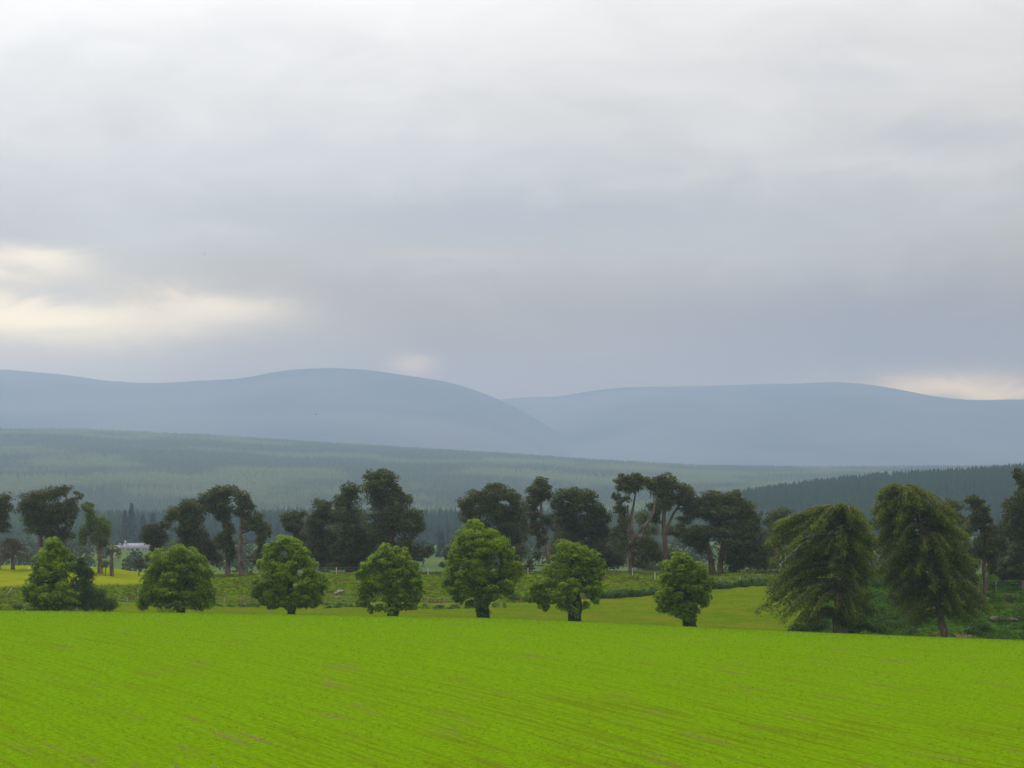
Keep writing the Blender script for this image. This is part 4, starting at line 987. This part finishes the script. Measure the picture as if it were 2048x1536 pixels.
def flower_weed():
    D = 338.; b = G(322, D); root = thing('flowering_weed', b, 'tall pale weed with white flower heads under the domed lime tree', 'plant')
    rng = np.random.default_rng(31)
    for px, py in ((321, 1210), (325, 1209), (331, 1216), (337, 1214)):
        t = P(px, py, D); s0 = G(px + rng.normal(), D); tube_obj('stem', smooth_path([s0, .5 * (s0 + t) + np.array((.05, 0, 0)), t], 5), np.linspace(.02, .012, 5), M['weed'], root, 5)
        if px < 330:
            E = np.array([(*t, .14, .14, .09, 1)]); C, Nn, q = clump_leaves(E, 60, rng); V, f = leaf_quads(C, Nn, np.full(60, .09), .8, rng)
            under(mesh_obj('flower_head', V, f, M['petal'], attrs={'tint': q}), root)
    E = np.array([(*(P(px, py, D)), .35, .35, .45, 1) for px, py in ((318, 1220), (327, 1219), (336, 1219), (342, 1221))])
    C, Nn, q = clump_leaves(E, 420, rng); V, f = leaf_quads(C, Nn, rng.uniform(.1, .22, 420), .4, rng)
    under(mesh_obj('leaves', V, f, M['larch_light'], attrs={'tint': q}), root)
flower_weed()

# ------------------------------------------------------------------ birds
M['feather'] = noise_mat('dark_feather', (.02, .02, .022), (.045, .045, .05), 6., 3, .7)
M['whitefeather'] = noise_mat('white_feather', (.72, .72, .70), (.82, .82, .80), 6., 3, .7)
def flying_bird(label, px, py, D, span, heading, flap, bank):
    p = P(px, py, D); root = thing('bird', p, label, 'bird', 'birds flying before the hills')
    n = 9; t = np.linspace(0, 1, n); L = span * .55
    path = np.stack([np.zeros(n), (t - .45) * L, .02 * np.sin(t * 3.1) * L], 1); rad = np.array([.1, .5, .8, .95, 1, .85, .6, .45, .7]) * span * .085
    V, f = tube(path, rad, 8); body = mesh_obj('body', V, f, M['feather'], root, smooth=True)
    for s in (-1, 1):
        up = math.sin(flap); c = math.cos(flap)
        v = [(s * .02 * span, -.14 * span, 0), (s * .02 * span, .10 * span, 0), (s * .26 * span * c, .06 * span, .26 * span * up), (s * .26 * span * c, -.16 * span, .26 * span * up),
             (s * .5 * span, .14 * span, .30 * span * up - .06 * span), (s * .42 * span, -.02 * span, .28 * span * up - .05 * span)]
        v = np.array(v); v2 = v + np.array((0, 0, .012 * span)); q = np.array([(0, 1, 2, 3), (3, 2, 4, 5), (6, 9, 8, 7), (9, 11, 10, 8), (0, 3, 9, 6), (3, 5, 11, 9), (5, 4, 10, 11), (4, 2, 8, 10), (2, 1, 7, 8)])
        mesh_obj('wing', np.vstack([v, v2]), q, M['feather'], root)
    root.rotation_euler = (bank, R(8), heading)
flying_bird('small dark bird flying highest and farthest left, in the pale cloud', 409, 508, 420, .42, R(80), R(18), .1)
flying_bird('faint tiny bird in the grey cloud between the highest bird and the lower one', 709, 541, 560, .34, R(40), R(30), .2)
flying_bird('small dark bird over the saddle between the two mountains', 953, 653, 450, .30, R(20), R(40), .3)
flying_bird('small dark bird against the left-hand mountain', 632, 829, 430, .36, R(150), R(55), .5)
flying_bird('faint tiny bird just above the wooded hill, below the mountain', 654, 870, 600, .30, R(130), R(40), .4)
def gull():
    D = 462.; b = G(58, D); root = thing('standing_bird', b, 'small white bird standing on the meadow skyline at the left', 'bird')
    path = [b + np.array(v) for v in ((-.16, 0, .14), (-.05, 0, .22), (.03, 0, .32), (.06, 0, .42), (.05, 0, .5), (.0, 0, .54))]
    V, f = tube(path, [.03, .085, .105, .07, .06, .015], 8); under(mesh_obj('body', V, f, M['whitefeather'], smooth=True), root)
    for s in (-.03, .03):
        tube_obj('leg', [b + np.array((s, 0, -.02)), b + np.array((s, 0, .1)), b + np.array((s, 0, .24))], [.012] * 3, M['wood'], root, 5)
gull()

# ------------------------------------------------------------------ haze
def build_haze():
    v = boxv(-9600, 9600, -600, 18800, -60, 860)
    m, nt, N, L = new_mat('valley_haze')
    pv = N.new('ShaderNodeVolumePrincipled')
    pv.inputs['Color'].default_value = (.43, .545, .74, 1); pv.inputs['Density'].default_value = 0.000112
    pv.inputs['Anisotropy'].default_value = 0.6
    o = N.new('ShaderNodeOutputMaterial'); L.new(pv.outputs[0], o.inputs['Volume'])
    h = mesh_obj('haze', v, BOXF, m)
    tag(h, 'blue summer haze filling the valley', kind='stuff')
build_haze()
